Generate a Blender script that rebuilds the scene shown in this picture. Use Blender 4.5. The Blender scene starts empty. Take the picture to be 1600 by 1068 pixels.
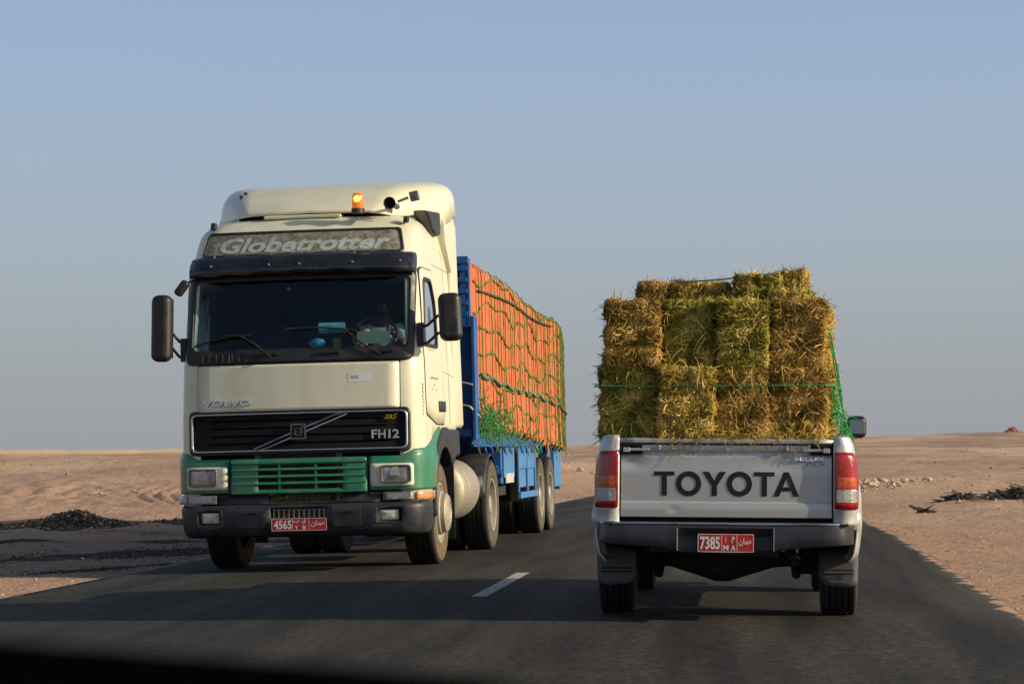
import bpy, bmesh, math, random
import numpy as np
from mathutils import Vector, Matrix, noise as mnoise
random.seed(7)
R = math.radians
SC = bpy.context.scene
COL = SC.collection

# ------------------------------------------------------------------ camera
cam_d = bpy.data.cameras.new('camera')
cam = bpy.data.objects.new('camera', cam_d)
COL.objects.link(cam)
SC.camera = cam
CAM_H = 1.17
pitch, roll = R(2.22), R(0.57)
fw = Vector((0, math.cos(pitch), math.sin(pitch)))
up0 = Vector((0, -math.sin(pitch), math.cos(pitch)))
r0 = Vector((1, 0, 0))
rr = r0 * math.cos(roll) - up0 * math.sin(roll)
uu = up0 * math.cos(roll) + r0 * math.sin(roll)
M = Matrix((rr, uu, -fw)).transposed().to_4x4()
M.translation = Vector((0, 0, CAM_H))
cam.matrix_world = M
cam_d.sensor_width = 36
cam_d.lens = 36 * 4200 / 1600
cam_d.clip_start = 0.05
cam_d.clip_end = 20000
cam_d.dof.use_dof = True
cam_d.dof.focus_distance = 24
cam_d.dof.aperture_fstop = 10.5

# ------------------------------------------------------------------ light
SUN_EL, SUN_AZ = 20.0, 105.0        # azimuth from +Y towards +X
world = bpy.data.worlds.new('World')
SC.world = world
world.use_nodes = True
nt = world.node_tree
nt.nodes.clear()
N = nt.nodes.new
out = N('ShaderNodeOutputWorld'); bg = N('ShaderNodeBackground')
sky = N('ShaderNodeTexSky'); sky.sky_type = 'NISHITA'; sky.sun_disc = False
sky.sun_elevation = R(SUN_EL); sky.sun_rotation = R(SUN_AZ)
sky.air_density = 1.0; sky.dust_density = 3.0; sky.ozone_density = 1.6; sky.altitude = 0
tc = N('ShaderNodeTexCoord'); sep = N('ShaderNodeSeparateXYZ')
nt.links.new(tc.outputs['Generated'], sep.inputs[0])
# dusty air near the horizon: one even haze colour that thins out with elevation all round
mr = N('ShaderNodeValToRGB')
mr.color_ramp.interpolation = 'B_SPLINE'
els = mr.color_ramp.elements
els[0].position = 0.0; els[0].color = (0.96,) * 3 + (1,)
els[1].position = 0.50; els[1].color = (0.02,) * 3 + (1,)
e = els.new(0.10); e.color = (0.80,) * 3 + (1,)
e = els.new(0.22); e.color = (0.40,) * 3 + (1,)
nt.links.new(sep.outputs['Z'], mr.inputs[0])
hz = N('ShaderNodeValToRGB')
hz.color_ramp.interpolation = 'B_SPLINE'
he = hz.color_ramp.elements
HS = 1.0
he[0].position = 0.0; he[0].color = (.205, .208, .222, 1)
he[1].position = 0.20; he[1].color = (.235, .345, .60, 1)
e = he.new(0.08); e.color = (.270, .318, .338, 1)
nt.links.new(sep.outputs['Z'], hz.inputs[0])
sc10 = N('ShaderNodeVectorMath'); sc10.operation = 'SCALE'; sc10.inputs['Scale'].default_value = 17.0
nt.links.new(hz.outputs[0], sc10.inputs[0])
mx = N('ShaderNodeMixRGB')
nt.links.new(mr.outputs[0], mx.inputs[0])
nt.links.new(sky.outputs[0], mx.inputs[1])
nt.links.new(sc10.outputs[0], mx.inputs[2])
nt.links.new(mx.outputs[0], bg.inputs[0])
bg.inputs[1].default_value = 0.075
nt.links.new(bg.outputs[0], out.inputs[0])

sun_d = bpy.data.lights.new('sun', 'SUN')
sun = bpy.data.objects.new('sun', sun_d)
COL.objects.link(sun)
sun_d.energy = 3.9
sun_d.angle = R(0.55)
sun_d.color = (1.0, 0.83, 0.60)
sd = Vector((math.sin(R(SUN_AZ)) * math.cos(R(SUN_EL)), math.cos(R(SUN_AZ)) * math.cos(R(SUN_EL)), math.sin(R(SUN_EL))))
sun.rotation_euler = sd.to_track_quat('Z', 'Y').to_euler()
sun.location = (60, -10, 30)

SC.view_settings.view_transform = 'Standard'
SC.view_settings.look = 'None'
SC.view_settings.exposure = 0.35
SC.view_settings.gamma = 1
SC.view_settings.use_curve_mapping = False
SC.cycles.max_bounces = 8
SC.cycles.transparent_max_bounces = 12

# ------------------------------------------------------------------ helpers
def lerp(a, b, t): return a + (b - a) * t
def itp(x, xs, ys): return float(np.interp(x, xs, ys))

class MB:
    def __init__(s): s.v = []; s.f = []; s.m = []
    def add(s, vs, fs, m=0):
        o = len(s.v); s.v += [tuple(p) for p in vs]; s.f += [tuple(o + i for i in f) for f in fs]; s.m += [m] * len(fs)
        return s
    def box(s, x0, x1, y0, y1, z0, z1, m=0):
        vs = [(x, y, z) for z in (z0, z1) for y in (y0, y1) for x in (x0, x1)]
        return s.add(vs, [(0, 2, 3, 1), (4, 5, 7, 6), (0, 1, 5, 4), (2, 6, 7, 3), (1, 3, 7, 5), (0, 4, 6, 2)], m)
    def obox(s, c, sx, sy, sz, rot=None, m=0):
        c = Vector(c); q = rot if rot else Matrix.Identity(3)
        vs = [c + q @ Vector((x * sx / 2, y * sy / 2, z * sz / 2)) for z in (-1, 1) for y in (-1, 1) for x in (-1, 1)]
        return s.add(vs, [(0, 2, 3, 1), (4, 5, 7, 6), (0, 1, 5, 4), (2, 6, 7, 3), (1, 3, 7, 5), (0, 4, 6, 2)], m)
    def cyl(s, p0, p1, r0, r1=None, n=16, m=0, caps=True):
        p0, p1 = Vector(p0), Vector(p1); r1 = r0 if r1 is None else r1
        d = (p1 - p0).normalized(); a = d.orthogonal().normalized(); b = d.cross(a)
        vs = []
        for p, r in ((p0, r0), (p1, r1)):
            vs += [p + (a * math.cos(2 * math.pi * i / n) + b * math.sin(2 * math.pi * i / n)) * r for i in range(n)]
        fs = [(i, (i + 1) % n, n + (i + 1) % n, n + i) for i in range(n)]
        if caps: fs += [tuple(range(n - 1, -1, -1)), tuple(range(n, 2 * n))]
        return s.add(vs, fs, m)
    def tube(s, path, r, n=6, m=0, closed=False):
        P = [Vector(p) for p in path]; L = len(P); vs = []
        ref = Vector((0.13, 0.21, 0.97))
        for i, p in enumerate(P):
            if closed: t = P[(i + 1) % L] - P[i - 1]
            else: t = P[min(i + 1, L - 1)] - P[max(i - 1, 0)]
            t.normalize()
            a = t.cross(ref)
            if a.length < 1e-3: a = t.orthogonal()
            a.normalize(); b = t.cross(a)
            ri = r[i] if isinstance(r, (list, tuple)) else r
            vs += [p + (a * math.cos(2 * math.pi * k / n) + b * math.sin(2 * math.pi * k / n)) * ri for k in range(n)]
        fs = []
        for i in range(L if closed else L - 1):
            j = (i + 1) % L
            fs += [(i * n + k, i * n + (k + 1) % n, j * n + (k + 1) % n, j * n + k) for k in range(n)]
        if not closed: fs += [tuple(range(n - 1, -1, -1)), tuple((L - 1) * n + k for k in range(n))]
        return s.add(vs, fs, m)
    def lathe(s, prof, n=32, c=(0, 0, 0), axis='x', m=0, flip=1):
        """prof = [(a, r)] a along the axis"""
        vs = []; c = Vector(c)
        for a, r in prof:
            for k in range(n):
                t = 2 * math.pi * k / n; u, w = r * math.cos(t), r * math.sin(t)
                vs.append(c + (Vector((a * flip, u, w)) if axis == 'x' else Vector((u, a * flip, w)) if axis == 'y' else Vector((u, w, a * flip))))
        fs = [(i * n + k, i * n + (k + 1) % n, (i + 1) * n + (k + 1) % n, (i + 1) * n + k) for i in range(len(prof) - 1) for k in range(n)]
        return s.add(vs, fs, m)
    def grid(s, P, m=0, skip=None, closed_u=False):
        """P[i][j] points"""
        ni, nj = len(P), len(P[0]); vs = [p for row in P for p in row]; fs = []
        for i in range(ni - 1):
            for j in range(nj - 1 + (1 if closed_u else 0)):
                if skip and skip(i, j): continue
                k = (j + 1) % nj
                fs.append((i * nj + j, i * nj + k, (i + 1) * nj + k, (i + 1) * nj + j))
        return s.add(vs, fs, m)
    def poly(s, pts, d, m=0):
        """prism of a planar polygon pts (3D) extruded by vector d"""
        n = len(pts); d = Vector(d); a = [Vector(p) for p in pts]
        vs = a + [p + d for p in a]
        fs = [tuple(range(n - 1, -1, -1)), tuple(range(n, 2 * n))] + [(i, (i + 1) % n, n + (i + 1) % n, n + i) for i in range(n)]
        return s.add(vs, fs, m)

def build(name, mb, mats, parent=None, smooth=None, bevel=None, seg=2, solid=None, soff=-1, smat=None, fix=True, kind=None, loc=None, sub=None, label=None):
    me = bpy.data.meshes.new(name)
    me.from_pydata(mb.v, [], mb.f)
    if not isinstance(mats, (list, tuple)): mats = [mats]
    for m_ in mats: me.materials.append(m_)
    if len(mats) > 1: me.polygons.foreach_set('material_index', mb.m)
    me.validate(); me.update()
    if fix:
        bm = bmesh.new(); bm.from_mesh(me); bmesh.ops.remove_doubles(bm, verts=bm.verts, dist=1e-5); bmesh.ops.recalc_face_normals(bm, faces=bm.faces); bm.to_mesh(me); bm.free()
    o = bpy.data.objects.new(name, me); COL.objects.link(o)
    if smooth is not None:
        me.polygons.foreach_set('use_smooth', [True] * len(me.polygons))
        if not bevel: me.set_sharp_from_angle(angle=R(smooth))
    if sub:
        md = o.modifiers.new('subsurf', 'SUBSURF'); md.levels = md.render_levels = sub
    if solid:
        md = o.modifiers.new('solid', 'SOLIDIFY'); md.thickness = solid; md.offset = soff
        if smat is not None: md.material_offset = smat
    if bevel:
        md = o.modifiers.new('bevel', 'BEVEL'); md.width = bevel; md.segments = seg; md.limit_method = 'ANGLE'; md.angle_limit = R(40)
        me.polygons.foreach_set('use_smooth', [True] * len(me.polygons))
        md.harden_normals = True
    if parent: o.parent = parent
    if loc is not None: o.location = loc
    if kind: o['kind'] = kind
    if label: o['label'] = label
    return o

def split_build(name, mb, mat, parent=None, **k):
    """each connected piece becomes an object of its own"""
    par = list(range(len(mb.v)))
    def find(i):
        while par[i] != i: par[i] = par[par[i]]; i = par[i]
        return i
    for f in mb.f:
        r = find(f[0])
        for q in f[1:]: par[find(q)] = r
    groups = {}
    for n_, f in enumerate(mb.f): groups.setdefault(find(f[0]), []).append(n_)
    res = []
    for fl in groups.values():
        ids = {}; m2 = MB()
        for n_ in fl:
            t = []
            for q in mb.f[n_]:
                if q not in ids: ids[q] = len(m2.v); m2.v.append(mb.v[q])
                t.append(ids[q])
            m2.f.append(tuple(t)); m2.m.append(mb.m[n_])
        res.append(build(name, m2, mat, parent, **{'fix': False, **k}))
    return res

def tag(o, label=None, cat=None, group=None, kind=None):
    if label: o['label'] = label
    if cat: o['category'] = cat
    if group: o['group'] = group
    if kind: o['kind'] = kind
    return o

def thing(name, label, cat, loc=(0, 0, 0), rot=(0, 0, 0), group=None):
    o = bpy.data.objects.new(name, None); COL.objects.link(o); o.empty_display_size = 0.3
    o.location = loc; o.rotation_euler = rot
    return tag(o, label, cat, group)

# ------------------------------------------------------------------ materials
def nodes(name):
    m = bpy.data.materials.new(name); m.use_nodes = True
    t = m.node_tree; b = t.nodes['Principled BSDF']
    return m, t, b

def pbr(name, col, rough=0.5, metal=0.0, var=0.0, scale=4.0, bump=0.0, bscale=60.0, dirt=None, coat=0.0, spec=None, grad=None, stretch=None):
    """plain colour, mottled by noise; dirt = (colour, amount, scale)"""
    m, t, b = nodes(name); L = t.links.new; N = t.nodes.new
    b.inputs['Roughness'].default_value = rough; b.inputs['Metallic'].default_value = metal
    b.inputs['Coat Weight'].default_value = coat; b.inputs['Coat Roughness'].default_value = 0.12
    if spec is not None: b.inputs['Specular IOR Level'].default_value = spec
    b.inputs['Base Color'].default_value = (*col, 1)
    tc = N('ShaderNodeTexCoord'); src = tc.outputs['Object']
    if stretch:
        mp = N('ShaderNodeMapping'); mp.inputs['Scale'].default_value = stretch; L(src, mp.inputs[0]); src = mp.outputs[0]
    cur = None
    if var:
        n = N('ShaderNodeTexNoise'); n.inputs['Scale'].default_value = scale; n.inputs['Detail'].default_value = 6; L(src, n.inputs[0])
        r = N('ShaderNodeValToRGB'); r.color_ramp.elements[0].position = 0.3; r.color_ramp.elements[1].position = 0.7
        r.color_ramp.elements[0].color = (*[max(0, c * (1 - var)) for c in col], 1); r.color_ramp.elements[1].color = (*[min(1, c * (1 + var)) for c in col], 1)
        L(n.outputs[0], r.inputs[0]); cur = r.outputs[0]
    if dirt:
        dc, amt, ds = dirt
        n = N('ShaderNodeTexNoise'); n.inputs['Scale'].default_value = ds; n.inputs['Detail'].default_value = 8; n.inputs['Roughness'].default_value = 0.65; L(src, n.inputs[0])
        r = N('ShaderNodeValToRGB'); r.color_ramp.elements[0].position = 0.40; r.color_ramp.elements[1].position = 0.72
        r.color_ramp.elements[1].color = (amt, amt, amt, 1); L(n.outputs[0], r.inputs[0])
        x = N('ShaderNodeMixRGB'); L(r.outputs[0], x.inputs[0]); x.inputs[2].default_value = (*dc, 1)
        if cur: L(cur, x.inputs[1])
        else: x.inputs[1].default_value = (*col, 1)
        cur = x.outputs[0]
        ma = N('ShaderNodeMath'); ma.operation = 'MULTIPLY_ADD'; L(r.outputs[0], ma.inputs[0]); ma.inputs[1].default_value = 0.35; ma.inputs[2].default_value = rough; ma.use_clamp = True
        L(ma.outputs[0], b.inputs['Roughness'])
    if cur: L(cur, b.inputs['Base Color'])
    if bump:
        n = N('ShaderNodeTexNoise'); n.inputs['Scale'].default_value = bscale; n.inputs['Detail'].default_value = 5; L(src, n.inputs[0])
        bp = N('ShaderNodeBump'); bp.inputs['Strength'].default_value = bump; bp.inputs['Distance'].default_value = 0.01; L(n.outputs[0], bp.inputs['Height']); L(bp.outputs[0], b.inputs['Normal'])
    return m

def glass_mat(name, tint, gloss=1.0, rough=0.02):
    m = bpy.data.materials.new(name); m.use_nodes = True; t = m.node_tree; t.nodes.clear(); L = t.links.new; N = t.nodes.new
    o = N('ShaderNodeOutputMaterial'); mix = N('ShaderNodeMixShader'); tr = N('ShaderNodeBsdfTransparent'); gl = N('ShaderNodeBsdfGlossy'); fr = N('ShaderNodeFresnel')
    fr.inputs[0].default_value = 1.45; tr.inputs[0].default_value = (*tint, 1); gl.inputs['Roughness'].default_value = rough; gl.inputs[0].default_value = (gloss, gloss, gloss, 1)
    L(fr.outputs[0], mix.inputs[0]); L(tr.outputs[0], mix.inputs[1]); L(gl.outputs[0], mix.inputs[2]); L(mix.outputs[0], o.inputs[0])
    return m

DUST = (0.36, 0.27, 0.18)
m_cream = pbr('cream_paint', (0.73, 0.73, 0.54), 0.35, coat=0.4, var=0.03, scale=2.5, dirt=((0.60, 0.57, 0.40), 0.75, 3.6), stretch=(1, 1, .22))
m_green = pbr('green_paint', (0.012, 0.20, 0.10), 0.33, coat=0.4, var=0.1, scale=3, dirt=((0.11, 0.20, 0.12), 0.8, 5.0), stretch=(1, 1, .4))
m_dkgrey = pbr('dark_grey_plastic', (0.018, 0.022, 0.028), 0.45, var=0.15, scale=5, bump=0.05, bscale=150, dirt=((0.075, 0.068, 0.055), 0.5, 6))
m_black = pbr('black_plastic', (0.012, 0.013, 0.014), 0.42, var=0.15, scale=6, dirt=((0.05, 0.045, 0.036), 0.6, 9))
m_flatblack = pbr('matt_black_grille', (0.010, 0.011, 0.013), 0.75, spec=.2)
m_gloss = pbr('glossy_black', (0.008, 0.011, 0.018), 0.16, coat=0.3, dirt=((0.06, 0.05, 0.04), 0.35, 7))
m_void = pbr('black_void', (0.004, 0.004, 0.004), 0.9)
m_chrome = pbr('dull_chrome', (0.55, 0.56, 0.58), 0.3, metal=0.85)
m_silverl = pbr('grey_letter', (0.42, 0.44, 0.45), 0.35, metal=0.3)
m_rubber = pbr('tyre_rubber', (0.016, 0.016, 0.017), 0.8, var=0.2, scale=8, bump=0.2, bscale=60)
m_sidew = pbr('dusty_sidewall', (0.10, 0.088, 0.06), 0.85, var=0.25, scale=9, bump=0.15, bscale=40, dirt=((0.045, 0.04, 0.035), 0.6, 6))
m_rim = pbr('dusty_rim', (0.42, 0.39, 0.31), 0.45, metal=0.2, var=0.15, scale=6, dirt=((0.2, 0.16, 0.11), 0.7, 8))
m_lens = pbr('headlamp_glass', (0.36, 0.38, 0.38), 0.18, metal=0.35, coat=1.0, var=0.55, scale=9, bump=0.35, bscale=45, stretch=(1, 1, 0.6))
m_fog = pbr('fog_glass', (0.62, 0.62, 0.50), 0.2, metal=0.1, coat=1.0, var=0.3, scale=20)
m_amber = pbr('amber_lens', (0.62, 0.30, 0.10), 0.15, coat=1, var=0.25, scale=40, bump=0.4, bscale=80)
m_clear = pbr('clear_lens', (0.38, 0.38, 0.36), 0.12, coat=1, var=0.25, scale=30, bump=0.4, bscale=90)
m_red = pbr('red_plate', (0.55, 0.022, 0.022), 0.35, dirt=((0.35, 0.05, 0.04), 0.5, 14))
m_white = pbr('white_letter', (0.72, 0.72, 0.70), 0.5)
m_wind = glass_mat('windscreen_glass', (0.50, 0.66, 0.73), 0.9)
m_side_glass = glass_mat('side_glass', (0.50, 0.60, 0.64), 1.0)
m_blue = pbr('blue_paint', (0.010, 0.105, 0.36), 0.42, var=0.18, scale=3, dirt=((0.05, 0.13, 0.28), 0.6, 5))
m_litblue = pbr('sunlit_blue_paint', (0.05, 0.20, 0.46), 0.45, var=0.15, scale=4, dirt=((0.14, 0.24, 0.36), 0.6, 6))  # lighter copy of the blue: sunlight on side faces put into the colour
m_rust = pbr('rusty_steel', (0.14, 0.07, 0.035), 0.8, var=0.4, scale=12, bump=0.3, bscale=30)
m_steel = pbr('grey_steel', (0.20, 0.20, 0.20), 0.4, metal=0.7, dirt=((0.2, 0.16, 0.11), 0.6, 8))
m_frame = pbr('dark_chassis', (0.018, 0.018, 0.018), 0.7, dirt=((0.06, 0.05, 0.04), 0.7, 6))
m_alu = pbr('dusty_aluminium', (0.42, 0.39, 0.31), 0.42, metal=0.45, dirt=((0.36, 0.31, 0.20), 0.8, 5))

# ---- lettering made into meshes
def text_pts(s, off=0.0, shear=0.0, res=3):
    c = bpy.data.curves.new('lettering', 'FONT'); c.body = s; c.offset = off; c.resolution_u = res
    o = bpy.data.objects.new('lettering', c); COL.objects.link(o)
    bpy.context.view_layer.update()
    me = bpy.data.meshes.new_from_object(o)
    vs = [(v.co.x + shear * v.co.y, v.co.y) for v in me.vertices]; fs = [tuple(p.vertices) for p in me.polygons]
    bpy.data.objects.remove(o); bpy.data.curves.remove(c); bpy.data.meshes.remove(me)
    x0, x1 = min(v[0] for v in vs), max(v[0] for v in vs); y0, y1 = min(v[1] for v in vs), max(v[1] for v in vs)
    return [((x - x0) / (x1 - x0), (y - y0) / (y1 - y0)) for x, y in vs], fs

def lettering(mb, s, fn, a0, a1, b0, b1, off=0.0, shear=0.0, m=0):
    """put text in the rectangle a0..a1, b0..b1 of surface fn(a, b)"""
    vs, fs = text_pts(s, off, shear)
    mb.add([fn(lerp(a0, a1, u), lerp(b0, b1, v)) for u, v in vs], fs, m)
    return mb

def rpoly(pts, r, n=5, dens=0.08):
    """rounded, densified polygon outline in 2D"""
    out = []; L = len(pts)
    for i in range(L):
        p0, p, p1 = Vector(pts[i - 1]), Vector(pts[i]), Vector(pts[(i + 1) % L])
        a = (p0 - p); b = (p1 - p); rr_ = min(r, a.length * 0.49, b.length * 0.49)
        s = p + a.normalized() * rr_; e = p + b.normalized() * rr_
        for k in range(n + 1):
            t = k / n; out.append((s * (1 - t) ** 2 + p * 2 * t * (1 - t) + e * t * t))
    res = []
    for i in range(len(out)):
        p, q = out[i], out[(i + 1) % len(out)]; d = (q - p).length; k = max(1, int(d / dens))
        for j in range(k): res.append(p.lerp(q, j / k))
    return [tuple(p) for p in res]

def rrect(cx, cy, hw, hh, r, n=5, dens=0.08):
    return rpoly([(cx - hw, cy - hh), (cx + hw, cy - hh), (cx + hw, cy + hh), (cx - hw, cy + hh)], r, n, dens)

def patch(mb, fn, outline, off, rings=6, m=0):
    """fill an outline on surface fn(a,b,off)"""
    n = len(outline); cx = sum(p[0] for p in outline) / n; cy = sum(p[1] for p in outline) / n
    P = []
    for k in range(1, rings + 1):
        t = k / rings
        P.append([fn(lerp(cx, p[0], t), lerp(cy, p[1], t), off) for p in outline])
    mb.grid(P, m, closed_u=True)
    mb.add([fn(cx, cy, off)] + P[0], [(0, 1 + i, 1 + (i + 1) % n) for i in range(n)], m)
    return mb

def ring(mb, fn, outl, inl, off, m=0, off2=None, k=2):
    P = []
    for i in range(k + 1):
        t = i / k
        P.append([fn(lerp(a[0], b[0], t), lerp(a[1], b[1], t), lerp(off, off if off2 is None else off2, t)) for a, b in zip(inl, outl)])
    return mb.grid(P, m, closed_u=True)

def scaled(outl, dx, dy):
    n = len(outl); cx = sum(p[0] for p in outl) / n; cy = sum(p[1] for p in outl) / n
    hx = max(abs(p[0] - cx) for p in outl); hy = max(abs(p[1] - cy) for p in outl)
    return [(cx + (p[0] - cx) * (1 - dx / hx), cy + (p[1] - cy) * (1 - dy / hy)) for p in outl]

# ------------------------------------------------------------------ road and desert
YS_ = [-60, 0, 10, 18.8, 21.1, 23.9, 29.6, 35.5, 41, 50, 64, 100, 250, 1500]
RX_ = [-3.4, 1.9, 2.8, 3.57, 3.76, 4.02, 4.52, 5.07, 5.40, 6.25, 7.85, 12.2, 30.0, 190.0]
YL_ = [-60, 0, 10, 18.8, 22.4, 26.4, 30.7, 40, 47, 56, 64, 100, 250, 1500]
LX_ = [-11.6, -6.3, -5.4, -4.62, -4.30, -3.92, -3.50, -2.15, -0.75, 0.80, 1.85, 6.2, 24.0, 184.0]
def smooth_itp(y, a, b):
    s = max(1.0, y * 0.04)
    return (itp(y - s, a, b) + itp(y, a, b) * 2 + itp(y + s, a, b)) / 4
def edgeL(y): return smooth_itp(y, YL_, LX_)
def edgeR(y): return smooth_itp(y, YS_, RX_)
def road_z(x, y):
    c = (edgeL(y) + edgeR(y)) / 2 + 0.0
    d = abs(x - c); f = min(1, max(0, (260 - y) / 160))
    return -0.016 * (math.sqrt(d * d + 0.35) - 0.6) * f
def nz(x, y, s, o=4, seed=0.0): return mnoise.fractal(Vector((x * s, y * s, seed)), 1.0, 2.0, o)
def sand_z(x, y):
    L, Rr = edgeL(y), edgeR(y)
    d = max(L - x, x - Rr)
    if d < 0:
        return road_z(x, y) - 0.05
    e = road_z(L if x < L else Rr, y)
    far = min(1, max(0, (y - 90) / 200))
    k = min(1, d / 4)
    z = e * (1 - min(1, d / 12)) - 0.034 + 0.044 * min(1, d / 3.0)
    z += nz(x, y, 1.3, 4, 3.1) * (0.006 * min(1, d * 2) + 0.040 * k) + nz(x, y, 0.22, 4, 9.0) * 0.10 * k
    z += nz(x, y, 0.03, 4, 2.0) * 0.35 * min(1, d / 25) * (1 - 0.4 * far)
    z += nz(x, y, 0.004, 4, 5.0) * 1.0 * far
    # tyre ruts curving through the soft sand on the left
    if x < L:
        sm_ = lambda t: (lambda q: q * q * (3 - 2 * q))(min(1, max(0, t)))
        z += .55 * sm_((y - 49) / 42) * (1 - sm_((y - 100) / 60)) * sm_(d / 6)
        xr = x * 60 / max(y, 20); u = xr - .38 * ((y - 61) / 8) ** 2
        w = math.exp(-((xr + 7.75) / .75) ** 4) * math.exp(-((y - 61) / 8.5) ** 4)
        z += 0.055 * math.sin(u * 2 * math.pi / 0.36) * w
        w2 = math.exp(-((xr + 10) / 1.6) ** 2) * math.exp(-((y - 66) / 12) ** 2)
        z += 0.035 * math.sin((xr * 1.0 + .09 * (y - 60) * (1 if xr > -9.6 else -1)) * 2 * math.pi / 0.7 + nz(x, y, 0.5) * 2) * w2
        z += 0.10 * math.exp(-((y - 41.5 - nz(x, 0, 0.4) * 0.8) / 1.0) ** 2) * min(1, max(0, d / 1.5)) * (0.35 + 0.65 * min(1, max(0, nz(x, 1, 0.5) + 0.6)))
        z += 1.55 * math.exp(-((y - 560 - 40 * nz(x, 0, 0.012)) / 30) ** 2) * (0.85 + 0.35 * nz(x, 2, 0.03)) * min(1, d / 60)
    else:
        z += 2.7 * math.exp(-((y - 700) / 260) ** 2) * min(1, max(0, (x + 30) / 180))
        z += 0.10 * math.exp(-((y - 52) / 2.0) ** 2) * math.exp(-((x - 9.7) / 1.6) ** 2)
        z += 0.16 * math.exp(-((y - 73) / 3.0) ** 2) * math.exp(-((x - 10.2) / 2.4) ** 2)
    return z

def geo(a, b, s0, g, smax):
    v = [a]; s = s0
    while v[-1] < b: v.append(v[-1] + s); s = min(s * g, smax)
    return v
ys = geo(8, 70, 0.22, 1.004, 0.4) ; ys = ys[:-1] + geo(ys[-1], 9000, 0.45, 1.035, 900)
ys = [-900, -300, -100, -50, -30, -20, -12, -6, -3, 0, 2, 4, 6, 7] + ys
P = []
NU = 640
us = [((i / (NU - 1)) * 2 - 1) for i in range(NU)]
for y in ys:
    w = 15 + max(0, y) * 0.26; row = []
    cx = 0.0 if y < 30 else (y - 30) * 0.02
    for u in us:
        a = abs(u)
        x = math.copysign(w * (a / 0.86) if a < 0.86 else w + (w * 0.2) * ((math.exp((a - 0.86) / 0.14 * 5.2) - 1)), u) + cx
        row.append((x, y, sand_z(x, y)))
    P.append(row)
mb = MB().grid(P)
GP = [p for row in P for p in row]

def sand_material():
    m, t, b = nodes('desert_sand'); L = t.links.new; N = t.nodes.new
    b.inputs['Roughness'].default_value = 0.95; b.inputs['Specular IOR Level'].default_value = 0.15
    tc = N('ShaderNodeTexCoord')
    def noise(sc, det, stretch=None, rough=0.6):
        src = tc.outputs['Object']
        if stretch:
            mp = N('ShaderNodeMapping'); mp.inputs['Scale'].default_value = stretch; L(src, mp.inputs[0]); src = mp.outputs[0]
        n = N('ShaderNodeTexNoise'); n.inputs['Scale'].default_value = sc; n.inputs['Detail'].default_value = det; n.inputs['Roughness'].default_value = rough
        L(src, n.inputs[0]); return n.outputs[0]
    def ramp(f, *st):
        r = N('ShaderNodeValToRGB'); e = r.color_ramp.elements
        e[0].position, e[0].color = st[0][0], (*st[0][1], 1); e[1].position, e[1].color = st[-1][0], (*st[-1][1], 1)
        for p, c in st[1:-1]:
            q = e.new(p); q.color = (*c, 1)
        L(f, r.inputs[0]); return r.outputs[0]
    def mix(f, a, b_, mode='MIX'):
        x = N('ShaderNodeMixRGB'); x.blend_type = mode
        for i, v in ((0, f), (1, a), (2, b_)):
            if isinstance(v, (int, float)): x.inputs[i].default_value = v
            elif isinstance(v, tuple): x.inputs[i].default_value = (*v, 1)
            else: L(v, x.inputs[i])
        return x.outputs[0]
    base = ramp(noise(0.035, 6, (1, 0.35, 1)), (0.36, (0.40, 0.255, 0.18)), (0.5, (0.55, 0.375, 0.25)), (0.62, (0.72, 0.52, 0.34)))
    # long dark gravel streaks and pans
    st = ramp(noise(0.05, 8, (1, 0.22, 1), 0.7), (0.48, (0, 0, 0)), (0.60, (0.85, 0.85, 0.85)))
    c = mix(st, base, (0.33, 0.225, 0.175))
    st2 = ramp(noise(0.55, 8, (1, 0.6, 1), 0.75), (0.52, (0, 0, 0)), (0.68, (0.6, 0.6, 0.6)))
    c = mix(st2, c, (0.36, 0.255, 0.19))
    peb = N('ShaderNodeTexVoronoi'); peb.inputs['Scale'].default_value = 9.0; peb.inputs['Randomness'].default_value = 1; L(tc.outputs['Object'], peb.inputs[0])
    pr = ramp(peb.outputs['Distance'], (0.10, (1, 1, 1)), (0.22, (0, 0, 0)))
    pm = ramp(noise(0.8, 3), (0.5, (0, 0, 0)), (0.62, (0.85, 0.85, 0.85)))
    pk = N('ShaderNodeMixRGB'); pk.blend_type = 'MULTIPLY'; pk.inputs[0].default_value = 1; L(pr, pk.inputs[1]); L(pm, pk.inputs[2])
    pc = mix(1.0, peb.outputs['Color'], (0.55, 0.45, 0.36), 'MULTIPLY')
    c = mix(pk.outputs[0], c, pc)
    fine = ramp(noise(14, 6, None, 0.7), (0.3, (0.72, 0.72, 0.72)), (0.7, (1.12, 1.1, 1.08)))
    c = mix(1.0, c, fine, 'MULTIPLY')
    du = N('ShaderNodeAttribute'); du.attribute_name = 'dune'; c = mix(du.outputs['Fac'], c, (0.80, 0.56, 0.34))
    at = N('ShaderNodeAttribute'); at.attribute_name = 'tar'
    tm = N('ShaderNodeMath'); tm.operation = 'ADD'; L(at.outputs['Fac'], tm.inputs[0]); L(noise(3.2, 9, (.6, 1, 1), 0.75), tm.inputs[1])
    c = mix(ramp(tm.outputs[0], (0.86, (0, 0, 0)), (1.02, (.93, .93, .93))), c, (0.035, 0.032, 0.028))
    L(c, b.inputs['Base Color'])
    n1 = noise(5, 10, None, 0.72)
    bp = N('ShaderNodeBump'); bp.inputs['Strength'].default_value = 0.9; bp.inputs['Distance'].default_value = 0.05
    L(n1, bp.inputs['Height'])
    bp2 = N('ShaderNodeBump'); bp2.inputs['Strength'].default_value = 0.7; bp2.inputs['Distance'].default_value = 0.25
    L(noise(0.6, 8, (1, 0.5, 1), 0.7), bp2.inputs['Height']); L(bp.outputs[0], bp2.inputs['Normal'])
    L(bp2.outputs[0], b.inputs['Normal'])
    return m
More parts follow.
